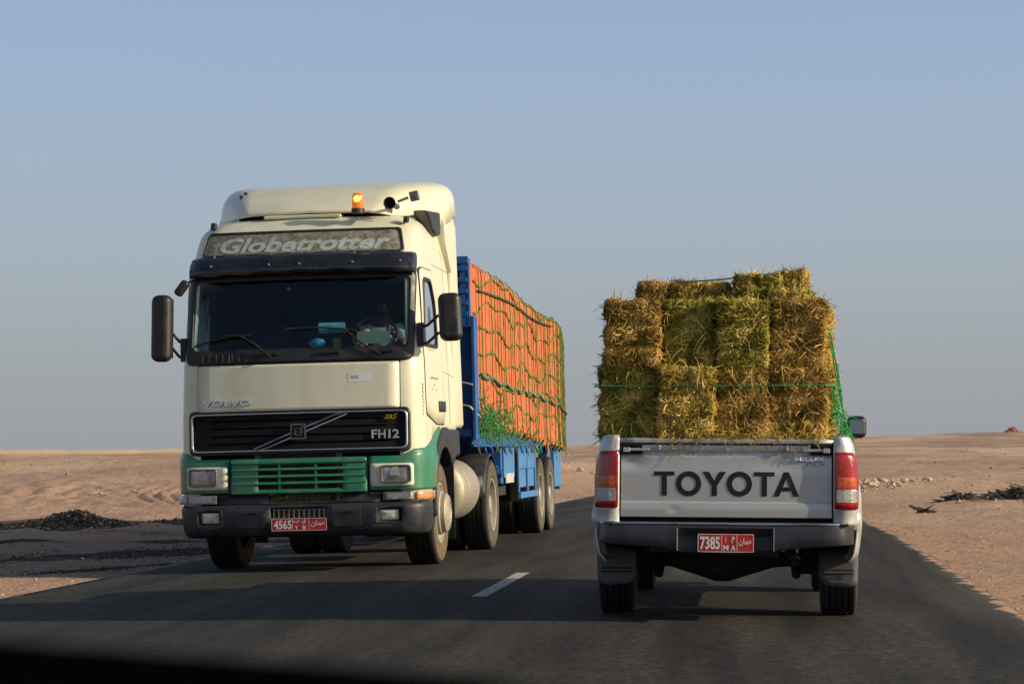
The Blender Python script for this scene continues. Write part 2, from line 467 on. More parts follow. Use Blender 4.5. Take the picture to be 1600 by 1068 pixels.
ground = build('desert_ground', mb, sand_material(), smooth=180, fix=False)
tag(ground, kind='structure')
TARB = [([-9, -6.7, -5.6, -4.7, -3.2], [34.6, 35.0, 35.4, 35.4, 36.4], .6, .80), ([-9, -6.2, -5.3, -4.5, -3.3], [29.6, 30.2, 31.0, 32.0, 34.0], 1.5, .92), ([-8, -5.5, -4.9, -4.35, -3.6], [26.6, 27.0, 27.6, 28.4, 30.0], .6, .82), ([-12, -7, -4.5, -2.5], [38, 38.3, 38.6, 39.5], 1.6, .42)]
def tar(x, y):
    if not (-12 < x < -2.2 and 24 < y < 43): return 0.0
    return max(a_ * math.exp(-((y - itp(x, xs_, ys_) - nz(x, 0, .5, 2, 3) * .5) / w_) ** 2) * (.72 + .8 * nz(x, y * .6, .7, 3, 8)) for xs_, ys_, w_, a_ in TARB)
da_ = ground.data.attributes.new('dune', 'FLOAT', 'POINT'); da_.data.foreach_set('value', [math.exp(-((p[1] - 560) / 60) ** 2) if p[0] < 0 else 0.0 for p in GP])
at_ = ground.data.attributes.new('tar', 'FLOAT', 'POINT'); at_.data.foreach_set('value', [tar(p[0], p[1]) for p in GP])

def asphalt_material():
    m, t, b = nodes('asphalt'); L = t.links.new; N = t.nodes.new
    tc = N('ShaderNodeTexCoord'); at = N('ShaderNodeAttribute'); at.attribute_name = 'lane'
    n = N('ShaderNodeTexNoise'); n.inputs['Scale'].default_value = 17; n.inputs['Detail'].default_value = 5; n.inputs['Roughness'].default_value = 0.85; L(tc.outputs['Object'], n.inputs[0])
    r = N('ShaderNodeValToRGB'); e = r.color_ramp.elements; e[0].position = 0.38; e[0].color = (0.012, 0.0115, 0.011, 1); e[1].position = 0.66; e[1].color = (0.085, 0.078, 0.063, 1)
    L(n.outputs[0], r.inputs[0])
    # streaks along the road: polished tracks and rubber marks
    sepn = N('ShaderNodeSeparateXYZ'); L(at.outputs['Vector'], sepn.inputs[0])
    cmb = N('ShaderNodeCombineXYZ'); my = N('ShaderNodeMath'); my.operation = 'MULTIPLY'; my.inputs[1].default_value = 0.07; L(sepn.outputs[1], my.inputs[0])
    L(sepn.outputs[0], cmb.inputs[0]); L(my.outputs[0], cmb.inputs[1])
    n2 = N('ShaderNodeTexNoise'); n2.inputs['Scale'].default_value = 2.2; n2.inputs['Detail'].default_value = 6; L(cmb.outputs[0], n2.inputs[0])
    r2 = N('ShaderNodeValToRGB'); e = r2.color_ramp.elements; e[0].position = 0.36; e[0].color = (0.46, 0.46, 0.48, 1); e[1].position = 0.64; e[1].color = (1.22, 1.2, 1.12, 1)
    L(n2.outputs[0], r2.inputs[0])
    x = N('ShaderNodeMixRGB'); x.blend_type = 'MULTIPLY'; x.inputs[0].default_value = 1; L(r.outputs[0], x.inputs[1]); L(r2.outputs[0], x.inputs[2])
    # pale stone chips
    v = N('ShaderNodeTexVoronoi'); v.inputs['Scale'].default_value = 15; L(tc.outputs['Object'], v.inputs[0])
    r3 = N('ShaderNodeValToRGB'); e = r3.color_ramp.elements; e[0].position = 0.045; e[0].color = (1, 1, 1, 1); e[1].position = 0.09; e[1].color = (0, 0, 0, 1); L(v.outputs['Distance'], r3.inputs[0])
    sp = N('ShaderNodeSeparateColor'); L(v.outputs['Color'], sp.inputs[0])
    gt = N('ShaderNodeMath'); gt.operation = 'GREATER_THAN'; gt.inputs[1].default_value = 0.78; L(sp.outputs[0], gt.inputs[0])
    mm = N('ShaderNodeMath'); mm.operation = 'MULTIPLY'; L(gt.outputs[0], mm.inputs[0]); L(r3.outputs[0], mm.inputs[1])
    mm2 = N('ShaderNodeMath'); mm2.operation = 'MULTIPLY'; L(mm.outputs[0], mm2.inputs[0]); mm2.inputs[1].default_value = 0.7
    x2 = N('ShaderNodeMixRGB'); L(mm2.outputs[0], x2.inputs[0]); L(x.outputs[0], x2.inputs[1]); x2.inputs[2].default_value = (0.32, 0.27, 0.22, 1)
    # sand blown over the margins
    n4 = N('ShaderNodeTexNoise'); n4.inputs['Scale'].default_value = 3.0; n4.inputs['Detail'].default_value = 8; n4.inputs['Roughness'].default_value = 0.7; L(tc.outputs['Object'], n4.inputs[0])
    ed = N('ShaderNodeMath'); ed.operation = 'ADD'; L(sepn.outputs[2], ed.inputs[0]); L(n4.outputs[0], ed.inputs[1])
    r4 = N('ShaderNodeValToRGB'); e = r4.color_ramp.elements; e[0].position = 0.95; e[0].color = (0, 0, 0, 1); e[1].position = 1.0; e[1].color = (0.8, 0.8, 0.8, 1)
    sb = N('ShaderNodeMath'); sb.operation = 'MULTIPLY'; sb.inputs[1].default_value = 0.68; L(ed.outputs[0], sb.inputs[0]); L(sb.outputs[0], r4.inputs[0])
    x3 = N('ShaderNodeMixRGB'); L(r4.outputs[0], x3.inputs[0]); L(x2.outputs[0], x3.inputs[1]); x3.inputs[2].default_value = (0.36, 0.24, 0.16, 1)
    L(x3.outputs[0], b.inputs['Base Color'])
    b.inputs['Roughness'].default_value = 0.85; b.inputs['Specular IOR Level'].default_value = 0.2
    bp = N('ShaderNodeBump'); bp.inputs['Strength'].default_value = 0.5; bp.inputs['Distance'].default_value = 0.006; L(n.outputs[0], bp.inputs['Height']); L(bp.outputs[0], b.inputs['Normal'])
    return m
rys = [-60, -30, -10, 0] + geo(5, 110, 0.6, 1.01, 3) + geo(114, 1500, 6, 1.1, 100)
rows = []; lane = []
NX = 40
for y in rys:
    L_, R_ = edgeL(y) + nz(0, y, .4, 2) * .04, edgeR(y) + nz(5, y, .4, 2) * .02; row = []
    for i in range(NX + 1):
        t = i / NX; x = lerp(L_, R_, t); row.append((x, y, road_z(x, y)))
        lane.append((x - (edgeL(y) + edgeR(y)) / 2, y, max(0, 1 - min(t, 1 - t) * (R_ - L_) / 0.6)))
    row = [(L_ - .03, y, road_z(L_, y) - .07)] + row + [(R_ + .03, y, road_z(R_, y) - .07)]; lane = lane[:-(NX + 1)] + [lane[-(NX + 1)]] + lane[-(NX + 1):] + [lane[-1]]
    rows.append(row)
mb = MB().grid(rows)
road = build('road', mb, asphalt_material(), smooth=180, fix=False)
att = road.data.attributes.new('lane', 'FLOAT_VECTOR', 'POINT'); att.data.foreach_set('vector', [c for p in lane for c in p])
tag(road, kind='structure')

# centre line dashes, paint worn at the edges (each lies 4 mm above the road)
m_paint = pbr('worn_road_paint', (0.50, 0.49, 0.45), 0.7, dirt=((0.09, 0.085, 0.08), 0.85, 30), bump=0.2, bscale=80)
def dash(y0, y1, off=-0.0):
    P = []; n = 12
    for i in range(n + 1):
        y = lerp(y0, y1, i / n); row = []
        cx = DASH(y)
        for j in range(3):
            x = cx + (j - 1) * 0.062 + random.uniform(-.004, .004) * (j != 1); row.append((x, y, road_z(x, y) + 0.005))
        P.append(row)
    return MB().grid(P)
def DASH(y): return (edgeL(y) + edgeR(y)) / 2 + 0.06
for k, (a, b_) in enumerate([(21.0, 24.9), (37.0, 40.9), (53.0, 56.9), (69, 72.9), (5.0, 8.9)]):
    o = build('centre_line_dash', dash(a, b_), m_paint, parent=road, fix=False)
    
# ---------------- loose stones
def stones(n, posf, sizef, seed=1, flat=0.6):
    rnd = random.Random(seed); mb = MB()
    for _ in range(n):
        p = posf(rnd)
        if p is None: continue
        x, y = p; s = sizef(rnd); z = sand_z(x, y)
        a = rnd.uniform(0, 6.28); ca, sa = math.cos(a), math.sin(a)
        vs = []
        for q in ((1, 0, 0), (0, 1, 0), (-1, 0, 0), (0, -1, 0), (0, 0, 1), (0, 0, -1)):
            j = [c * s * rnd.uniform(0.6, 1.25) + rnd.uniform(-.25, .25) * s for c in q]
            vs.append((x + j[0] * ca - j[1] * sa, y + j[0] * sa + j[1] * ca, z + s * 0.15 + j[2] * flat))
        mb.add(vs, [(0, 1, 4), (1, 2, 4), (2, 3, 4), (3, 0, 4), (1, 0, 5), (2, 1, 5), (3, 2, 5), (0, 3, 5)])
    return mb
m_tar = pbr('tarry_rubble', (0.022, 0.020, 0.016), 0.75, var=0.5, scale=3, dirt=((0.12, 0.10, 0.06), 0.6, 2.5))
m_gravel = pbr('sandy_gravel', (0.42, 0.29, 0.19), 0.9, var=0.4, scale=6)
m_olive = pbr('olive_rubble', (0.026, 0.028, 0.012), 0.85, var=0.6, scale=4, dirt=((0.16, 0.125, 0.07), 0.5, 5))
# heap of dark spoil beside the left edge of the road
def heap_pos(cx, cy, sx, sy):
    def f(r):
        return (cx + r.gauss(0, 1) * sx, cy + r.gauss(0, 1) * sy)
    return f
def mound(cx, cy, sx, sy, h, name, mat, seed, cat, label, n=7000, smin=0.006, smax=0.022):
    rnd = random.Random(seed); mb = MB(); P = []
    K = 40
    def hz_(x, y): return sand_z(x, y) + h * math.exp(-((x - cx) / sx) ** 2 - ((y - cy) / sy) ** 2) * (0.8 + 0.5 * nz(x, y, 1.5, 4, seed)) - 0.02
    for j in range(K + 1):
        P.append([(cx + (i / K * 2 - 1) * sx * 1.9, cy + (j / K * 2 - 1) * sy * 1.9, 0) for i in range(K + 1)])
    P = [[(x, y, hz_(x, y)) for x, y, _ in row] for row in P]
    mb.grid(P)
    for _ in range(n):
        x = cx + rnd.gauss(0, .62) * sx; y = cy + rnd.gauss(0, .62) * sy; s = rnd.uniform(smin, smax) * (1 + (rnd.random() < .06) * 1.3); z = hz_(x, y)
        vs = [(x + a * s * rnd.uniform(.6, 1.3), y + b * s * rnd.uniform(.6, 1.3), z + c * s * rnd.uniform(.5, 1.1)) for a, b, c in ((1, .3, 0), (-.3, 1, .2), (-1, -.3, 0), (.3, -1, .1), (.1, .1, 1), (0, 0, -1))]
        mb.add(vs, [(0, 1, 4), (1, 2, 4), (2, 3, 4), (3, 0, 4)], 1 if rnd.random() < .34 else 0)
    o = build(name, mb, [mat, m_gravel], fix=False)
    return tag(o, label, cat, kind='stuff')
mound(-6.75, 40.6, 0.72, 0.6, 0.21, 'spoil_heap', m_olive, 3, 'spoil heap', 'low heap of dark olive spoil and pale stones on the left verge')
mound(-4.7, 41.2, 0.6, 0.5, 0.11, 'spoil_heap', m_olive, 5, 'spoil heap', 'smaller dark spoil heap showing just left of the truck bumper', n=1500)
def streak(pts, wy, n, seed, mat, name, label, smin=.004, smax=.013):
    xs = [p[0] for p in pts]
    def f(r):
        t = r.random() * (len(pts) - 1); i = int(t); a, b = pts[i], pts[min(i + 1, len(pts) - 1)]
        x = lerp(a[0], b[0], t - i); y = lerp(a[1], b[1], t - i)
        if nz(x, y, 1.1, 3, seed) < -0.12: return None
        return (x + r.gauss(0, .15), y + r.gauss(0, wy) + nz(x, 0, .8, 2, seed) * wy * 1.5)
    o = build(name, stones(n, f, lambda r: r.uniform(smin, smax), seed), mat, fix=False)
    return tag(o, label, 'rubble', kind='stuff')
streak([(-6.7, 34.9), (-5.6, 35.3), (-4.7, 35.3), (-3.8, 36.2)], .5, 1500, 11, m_tar, 'asphalt_rubble', 'far thin row of black asphalt rubble in the shade on the left verge')
streak([(-6.2, 30.0), (-5.3, 30.9), (-4.5, 31.8), (-3.7, 33.4)], 1.3, 4000, 12, m_tar, 'asphalt_rubble', 'broad black band of broken asphalt in the shade on the left verge', .004, .015)
streak([(-5.5, 27.0), (-4.9, 27.6), (-4.35, 28.4), (-3.85, 29.6)], .32, 1500, 13, m_tar, 'asphalt_rubble', 'near black strip of asphalt crumbs along the left road edge')
streak([(-7.4, 38.6), (-6, 38.9), (-4.6, 38.6), (-3.4, 39.4)], .35, 2600, 14, m_gravel, 'pale_gravel', 'pale pebbles scattered in front of the dark spoil heap', .010, .032)
def verge_pos(side):
    def f(r):
        y = 12 + 60 * r.random() ** 1.4; d = abs(r.gauss(0, 1)) * 1.6 + 0.02
        return (edgeR(y) + d, y) if side > 0 else (edgeL(y) - d, y)
    return f
tag(build('verge_gravel', stones(4200, verge_pos(1), lambda r: 0.005 + 0.018 * r.random() ** 3, 21), m_gravel, fix=False), 'fine pinkish gravel strewn along the right edge of the road', 'gravel', kind='stuff')
tag(build('verge_gravel', stones(4200, verge_pos(-1), lambda r: 0.006 + 0.02 * r.random() ** 3, 22), m_gravel, fix=False), 'fine sandy gravel strewn along the left edge of the road', 'gravel', kind='stuff')
def wide(r):
    y = 45 + 260 * r.random() ** 2; x = edgeR(y) + 2 + r.random() * y * 0.22
    return (x, y) if nz(x, y, 0.06, 3, 4) > -0.05 else None
tag(build('desert_stones', stones(1500, wide, lambda r: 0.02 + 0.09 * r.random() ** 4, 23), m_gravel, fix=False), 'small scattered stones over the open desert to the right', 'stones', kind='stuff')
def widel(r):
    y = 60 + 240 * r.random() ** 2; x = edgeL(y) - 2 - r.random() * y * 0.3
    return (x, y) if nz(x, y, 0.06, 3, 4) > 0.0 else None
tag(build('desert_stones', stones(1800, widel, lambda r: 0.03 + 0.09 * r.random() ** 4, 24), m_gravel, fix=False), 'small scattered stones over the open desert to the left', 'stones', kind='stuff')

# pale rocks on the right, each a thing
m_rock = pbr('pale_rock', (0.50, 0.37, 0.26), 0.9, var=0.25, scale=5, bump=0.6, bscale=12)
def rock(x, y, s, label, group=None, seed=0, mat=None):
    bm = bmesh.new(); bmesh.ops.create_icosphere(bm, subdivisions=2, radius=1)
    for v in bm.verts:
        k = .8 + 0.55 * mnoise.noise(v.co * 1.9 + Vector((seed * 7.1, 0, 0))); v.co = Vector((v.co.x * s * k * 1.2, v.co.y * s * k, v.co.z * s * k * 0.75))
    me = bpy.data.meshes.new('rock'); bm.to_mesh(me); bm.free(); me.materials.append(mat or m_rock)
    o = bpy.data.objects.new('rock', me); COL.objects.link(o); o.location = (x, y, sand_z(x, y) + s * 0.3)
    tag(o, label, 'rock', group); return o
RG = 'pale rocks right of the pickup'
for i, (x, y, s, lb) in enumerate([
    (9.35, 70.5, .19, 'pale rounded rock, biggest of the line of rocks right of the pickup'),
    (8.9, 71.5, .13, 'pale rock next to the biggest one, on its left'),
    (10.0, 73.0, .12, 'pale rock third along the line running away from the pickup'),
    (10.7, 73.5, .13, 'pale rock near the far right end of the line of rocks'),
    (11.45, 74.5, .17, 'greyish pale rock ending the line of rocks on the right'),
    (9.3, 77.0, .14, 'small pale rock behind the biggest rock of the line'),
    (8.55, 78.0, .12, 'small pale rock beside the pickup mirror, leftmost of the line'),
    (9.9, 79.0, .12, 'flat grey rock at the back of the line of rocks')]):
    rock(x, y, s * .8, lb, RG, i + 1)
for i, (x, y, s, lb) in enumerate([
    (2.65, 93, .17, 'pale rock on the sand between truck and pickup, the largest there'),
    (3.1, 92, .11, 'small pale rock right of the largest one between truck and pickup'),
    (3.55, 94, .12, 'pale rock nearest the pickup tail light, between the two vehicles')]):
    rock(x - 0.35, y, s * .8, lb, 'pale rocks between truck and pickup', i + 20)
tag(build('rock_rubble', stones(900, lambda r: (9.6 + r.gauss(0, .75), 75 + r.gauss(0, 2.2) + 0), lambda r: .03 + .13 * r.random() ** 3, 31), m_rock, fix=False), 'small pale rubble lying among the line of rocks', 'rubble', kind='stuff')
# blackened scrap piles
def scrap(cx, cy, sx, sy, n, seed, label, h=.22, group=None):
    rnd = random.Random(seed); mb = MB()
    for _ in range(n):
        x, y = cx + rnd.gauss(0, .5) * sx, cy + rnd.gauss(0, .5) * sy
        z = sand_z(x, y) + rnd.random() ** 1.5 * h * math.exp(-((x - cx) / sx) ** 2)
        a = rnd.uniform(0, 6.28); l = rnd.uniform(.06, .30); el = rnd.uniform(-.15, .4)
        d = Vector((math.cos(a) * math.cos(el), math.sin(a) * math.cos(el), math.sin(el)))
        s = d.orthogonal().normalized() * rnd.uniform(.008, .035); p = Vector((x, y, z)); u = d.cross(s) * .25
        mb.add([p - s, p + s * .8 + u, p + d * l + s * .4, p + d * l - s * .6 + u * 2, p + d * l * .5 + u * 3], [(0, 1, 4), (1, 2, 4), (2, 3, 4), (3, 0, 4)])
    o = build('scrap_pile', mb, m_tar, fix=False); return tag(o, label, 'scrap pile', group, 'stuff')
scrap(9.75, 51.5, .75, .5, 520, 41, 'large tangle of blackened scrap lying on the sand at the far right', .20)
scrap(8.65, 52.5, .35, .25, 110, 43, 'thin blackened scraps just left of the large tangle', .14)
scrap(7.15, 46.8, .10, .07, 40, 42, 'small single black scrap on the sand right of the pickup', .06)
# far reddish mound on the skyline
mound(130, 700, 1.7, 2.5, 1.5, 'earth_mound', pbr('red_earth', (0.30, 0.13, 0.07), .95, var=.3, scale=1), 8, 'mound', 'small reddish earth mound on the skyline at far right', n=120, smin=.08, smax=.2)

# ================================================================== THE TRUCK
# local frame: x to the picture's right, -y is the front, z up
TZ = road_z(-1.9, 27.5)
TRUCK = thing('truck', 'cream and green long-nose-less tractor truck with an orange beacon on its roof', 'truck', (-1.887, 27.5, TZ), (0, R(-0.85), -math.atan(0.137)))
TRUCK['label'] = 'cream and green cab-over truck with a lit orange beacon, hauling the orange covered trailer'
ZT = [.50, 1.05, 1.55, 2.03, 2.20, 2.90, 3.10, 3.32, 3.42, 3.50]
WT = [1.215, 1.215, 1.21, 1.20, 1.185, 1.17, 1.155, 1.13, 1.09, 1.00]
FT = [-1.34, -1.35, -1.34, -1.31, -1.27, -1.09, -1.02, -.90, -.80, -.62]
RT = [.22, .22, .22, .22, .22, .24, .26, .29, .33, .38]
def rt_(z, T): return itp(z, ZT, T)
BUL = 0.05
YREAR = 0.82
def make_surf(WF, FF, RF, bul, yrear, CL=0.35, SL=2.0):
    def P(s, z):
        w, f, r = WF(z), FF(z), RF(z); a = abs(s); g = math.copysign(1, s)
        if a <= 1: return Vector((s * (w - r), f + bul * s * s, z))
        if a <= 1 + CL:
            t = (a - 1) / CL * math.pi / 2
            return Vector((g * ((w - r) + r * math.sin(t)), f + bul + r * (1 - math.cos(t)), z))
        y0 = f + bul + r
        return Vector((g * w, lerp(y0, yrear, (a - 1 - CL) / SL), z))
    def S(s, z, off=0.0):
        p = P(s, z)
        if off:
            e = 0.01
            n = (P(s + e, z) - P(s - e, z)).cross(P(s, z + e) - P(s, z - e)).normalized(); p = p + n * off
        return p
    def Sy(side, y, z, off=0.0):          # point on the side wall at a given y
        y0 = FF(z) + bul + RF(z); t = (y - y0) / (yrear - y0)
        return S(side * (1 + CL + t * SL), z, off)
    def Sx(x, z, off=0.0):                # point on the front at a given x
        w, r = WF(z), RF(z)
        if abs(x) <= w - r: return S(x / (w - r), z, off)
        t = math.asin(min(1, (abs(x) - (w - r)) / r)); return S(math.copysign(1 + t / (math.pi / 2) * CL, x), z, off)
    return P, S, Sy, Sx
cabP, cabS, cabY, cabX = make_surf(lambda z: rt_(z, WT), lambda z: rt_(z, FT), lambda z: rt_(z, RT), BUL, YREAR)

m_seam = pbr('panel_seam', (.16, .15, .10), .6)
# side window and door outlines in (y, z)
WIN = rpoly([(-.93, 2.17), (-.14, 2.17), (-.20, 2.62), (-.42, 2.86), (-.86, 2.86)], .09, 5, .07)
# --- shell
zk = [.50, .76, 1.0, 1.17, 1.30, 1.42, 1.56, 1.8, 2.03, 2.17, 2.3, 2.45, 2.6, 2.75, 2.86, 2.95, 3.02, 3.10, 3.2, 3.28, 3.34, 3.39, 3.43, 3.46, 3.485, 3.50]
sk_half = [0, .15, .3, .45, .6, .75, .9, 1.0] + [1 + .35 * i / 7 for i in range(1, 8)]
nside = 24
sk_half += [1.35 + 2.0 * i / nside for i in range(1, nside + 1)]
sk = [-s for s in sk_half[:0:-1]] + sk_half
G = [[cabS(s, z) for s in sk] for z in zk]
def cskip(i, j):
    z = (zk[i] + zk[i + 1]) / 2; s = (sk[j] + sk[j + 1]) / 2; a = abs(s)
    if a < 1.12 and 2.17 < z < 2.95: return True
    p = cabS(s, z)
    if a > 1.35 and -.86 < p.y < -.2 and 2.17 < z < 2.75: return True
    if p.y > -.68 and z < 1.30: return True
    if a < 1.0 and z < 1.30: return True
    if a < .95 and 1.17 < z < 1.56: return True
    return False
mb = MB().grid(G, skip=cskip)
# roof cap
capz = [(3.515, .86, -.45, .40), (3.525, .6, -.2, .4), (3.53, .2, 0.1, .15)]
loops = [[cabS(s, 3.50) for s in sk]]
for z, w, f, r in capz:
    _, S2, _, _ = make_surf(lambda q: w, lambda q: f, lambda q: r, .02, YREAR); loops.append([S2(s, z) for s in sk])
mb.grid(loops)
# rear wall
for i in range(len(zk) - 1):
    if zk[i] < 1.29: continue
    a, b = zk[i], zk[i + 1]; w0, w1 = rt_(a, WT), rt_(b, WT)
    mb.add([(-w0, YREAR, a), (w0, YREAR, a), (w1, YREAR, b), (-w1, YREAR, b)], [(0, 1, 2, 3)])
m_lining = pbr('cab_lining', (0.045, 0.05, 0.055), 0.8)
build('cab_shell', mb, [m_cream, m_lining], TRUCK, smooth=40, solid=.03, smat=1)

# --- panels in relief on the shell
def add_patch(name, outlines, fn, mat, off, under=None, solid=.006, smooth=40, rings=6, parent=TRUCK, soff=1, **k):
    mb = MB()
    for o_ in outlines: patch(mb, fn, o_, off, rings)
    return build(name, mb, mat, parent, smooth=smooth, solid=solid, soff=0, **k)
# hood flap, with a dark gap round it
HO = rrect(0, 1.795, 1.0, .225, .02, 3, .06)
add_patch('panel_gap', [rrect(0, 1.79, 1.008, .245, .02, 3, .06)], cabX, m_void, .004, solid=None, rings=8)
hood = add_patch('hood_flap', [HO], cabX, m_cream, .014, solid=.014, rings=8)
# doors
for g in (-1, 1):
    fn = lambda y, z, off=0.0, g=g: cabY(g, y, z, off)
    dout = rpoly([(-1.02, 1.50), (-.42, 1.40), (.08, 1.40), (.10, 2.2), (.02, 2.75), (-.30, 2.96), (-.88, 2.96), (-1.0, 2.3)], .06, 4, .07)
    mb = MB(); ring(mb, fn, dout, scaled(dout, .012, .012), .003, k=1); gap = build('door_gap', mb, m_void, TRUCK, fix=False)
    mb = MB(); din = scaled(dout, .012, .012)
    n = 90
    def resample(o_, n=n):
        c = Vector((-.5, 2.5)); res = []
        O = [Vector(p) for p in o_]
        for k in range(n):
            t = 2 * math.pi * k / n; d = Vector((math.cos(t), math.sin(t))); best = None
            for i in range(len(O)):
                a, b = O[i] - c, O[(i + 1) % len(O)] - c; e = b - a; den = d.x * e.y - d.y * e.x
                if abs(den) < 1e-9: continue
                u = (a.x * e.y - a.y * e.x) / den; v = (a.x * d.y - a.y * d.x) / den
                if u > 0 and -1e-6 <= v <= 1 + 1e-6 and (best is None or u < best): best = u
            res.append(tuple(c + d * (best or 0.1)))
        return res
    ring(mb, fn, resample(din), resample(WIN), .006, k=6)
    door = build('door', mb, m_cream, TRUCK, smooth=40, solid=.008, soff=0)
    mb = MB(); w_ = resample(WIN); ring(mb, fn, w_, [tuple(Vector((-.5, 2.5)).lerp(Vector(p), .90)) for p in w_], .014, k=2)
    build('window_seal', mb, m_black, door, smooth=40, solid=.012, soff=0)
    mb = MB(); patch(mb, fn, [tuple(Vector((-.5, 2.5)).lerp(Vector(p), .92)) for p in w_], .004, 4); build('window', mb, m_side_glass, door, smooth=40, fix=False)
    mb = MB()
    for ya in (-.13, .06 - .02):
        pass
    for ya, yb in ((-.30, -.12), (-.09, .06)):
        patch(mb, fn, rpoly([(ya, 1.535), (yb, 1.535), (yb, 1.64), (ya, 1.64)], .015, 3, .05), .016, 2)
    build('door_handle', mb, m_black, door, smooth=40, solid=.02, soff=0)
    # fine seam lines on the sleeper side
    mb = MB()
    for (ya, za, yb, zb) in ((.12, 1.95, .78, 1.90), (.12, 2.62, .78, 2.60), (.44, 1.42, .44, 3.2), (-.2, 3.02, .78, 3.0)):
        q = [fn(lerp(ya, yb, t / 8), lerp(za, zb, t / 8), .002) for t in range(9)]
        mb.tube(q, .0022, 4)
    build('side_seam', mb, m_seam, TRUCK, fix=False)
    # side fairing behind the cab, standing a little proud
    mb = MB(); rows = []
    for z in [1.38, 1.42, 1.8, 2.2, 2.6, 3.0, 3.3, 3.5, 3.6]:
        w = lerp(1.225, 1.185, (z - 1.38) / 2.2); f = .02 if z in (1.38, 3.6) else 0
        ys_ = itp(z, [3.0, 3.35], [.76, .40]); rows.append([(g * (w - .05 - f - (.10 if z > 3.2 else 0)), ys_, z), (g * (w - f), ys_ + .04, z), (g * (w + .005 - f), 1.0, z), (g * (w - f), 1.19, z), (g * (w - .03 - f), 1.21, z)])
    mb.grid(rows); build('side_fairing', mb, m_cream, TRUCK, smooth=40, solid=.02, soff=0)

# --- windscreen with its black surround
WO = rrect(0, 2.475, 1.125, .445, .07, 6, .06)
WI = [(x, z + .0) for x, z in scaled(WO, .055, .085)]
WI = [(x, z + (.055 if z < 2.475 else .02)) for x, z in WI]
mb = MB(); ring(mb, cabX, WO, WI, .012, k=4)
wf = build('windscreen_surround', mb, m_black, TRUCK, smooth=50, solid=.02, soff=0)
mb = MB(); patch(mb, cabX, WI, .004, 6); build('windscreen', mb, m_wind, TRUCK, smooth=60, fix=False)
# cowl louvres, left and right of a gap
for xa, xb in ((-.95, -.68), (-.65, -.37)):
    for k in range(4):
        z = 2.052 + k * .022
        mb = MB(); q = [cabX(lerp(xa, xb, t / 4), z, .034) for t in range(5)]; mb.tube(q, .0035, 4)
        build('louvre', mb, m_dkgrey, TRUCK, fix=False)
mb = MB()
for x in (-.95, -.88, -.81, -.745, -.68, -.65, -.58, -.51, -.44, -.37): mb.tube([cabX(x, 2.045, .033), cabX(x, 2.125, .033)], .003, 4)
split_build('louvre_bar', mb, m_dkgrey, TRUCK)
# ledge steps under the glass
mb = MB()
for x in (-.28, .33, .85):
    c = cabX(x, 2.115, .035); mb.box(c.x - .10, c.x + .10, c.y - .015, c.y + .02, c.z - .010, c.z + .012)
split_build('wiper_spindle_cover', mb, m_black, TRUCK, bevel=.004)
# wipers: arm + blade
def wiper(pts_arm, pts_blade):
    mb = MB(); mb.tube([cabX(x, z, o_) for x, z, o_ in pts_arm], .011, 6); w = build('wiper_arm', mb, m_black, TRUCK, smooth=60)
    mb = MB(); mb.tube([cabX(x, z, o_) for x, z, o_ in pts_blade], .010, 6); build('wiper_blade', mb, m_black, w, smooth=60)
wiper([(.825, 2.075, .05), (.62, 2.20, .06), (.46, 2.335, .055), (.30, 2.345, .05)], [(-.12, 2.36, .02), (.1, 2.365, .028), (.3, 2.36, .03), (.58, 2.325, .02)])
wiper([(-.25, 2.075, .05), (-.42, 2.21, .06), (-.58, 2.30, .055), (-.75, 2.30, .05)], [(-1.04, 2.215, .02), (-.85, 2.27, .028), (-.65, 2.305, .03), (-.48, 2.31, .02)])

# --- sun visor
mb = MB(); rows = []
prof = [(.012, 3.09), (.05, 3.085), (.11, 3.05), (.145, 2.98), (.155, 2.91), (.145, 2.865)]
for off, z in prof:
    rows.append([cabX(x, z, off * (1.0 if abs(x) < 1.0 else 0.80) * (1 if abs(x) < 1.08 else .45)) for x in [(-1.105 + 2.21 * i / 44) for i in range(45)]])
for r_ in rows:
    for i in range(45): r_[i] = r_[i] + Vector((0, 0, .012 * math.cos((i / 44 - .5) * 3) + .006 * math.sin(i * .9)))
mb.grid(rows); visor = build('sun_visor', mb, m_gloss, TRUCK, smooth=50, solid=.008, soff=0)
mb = MB()
for x in (-.86, -.28, .02, .54, .98):
    for off, z in ((.085, 3.075), (.158, 2.95)):
        c = cabX(x, z, off + .008); mb.obox(c, .016, .016, .016)
split_build('rivet', mb, m_silverl, visor)

# --- roof sign: dusty lit panel with its dirty lettering
m_sign = pbr('dusty_sign_panel', (0.15, 0.145, 0.115), 0.9, spec=.1, var=0.5, scale=26, dirt=((0.38, 0.37, 0.29), 0.85, 12), stretch=(1, 1, 1.5))
m_signl = pbr('pale_sign_letter', (0.42, 0.48, 0.46), 0.5, var=.2, scale=20, dirt=((0.27, 0.24, 0.15), 0.5, 16))
SO = rpoly([(-1.015, 3.10), (1.015, 3.10), (.965, 3.345), (-.965, 3.345)], .035, 4, .06)
mb = MB(); ring(mb, cabX, SO, scaled(SO, .018, .018), .018, k=2); sg = build('sign_seal', mb, m_black, TRUCK, smooth=50, solid=.014, soff=0)
sign = add_patch('roof_sign', [scaled(SO, .012, .012)], cabX, m_sign, .014, solid=None, rings=18, fix=False)
mb = MB(); lettering(mb, 'Globetrotter', lambda a, b: cabX(a, b, .017), -.84, .88, 3.135, 3.29, off=.034, shear=.28)
build('sign_letter', mb, m_signl, sign, fix=False)

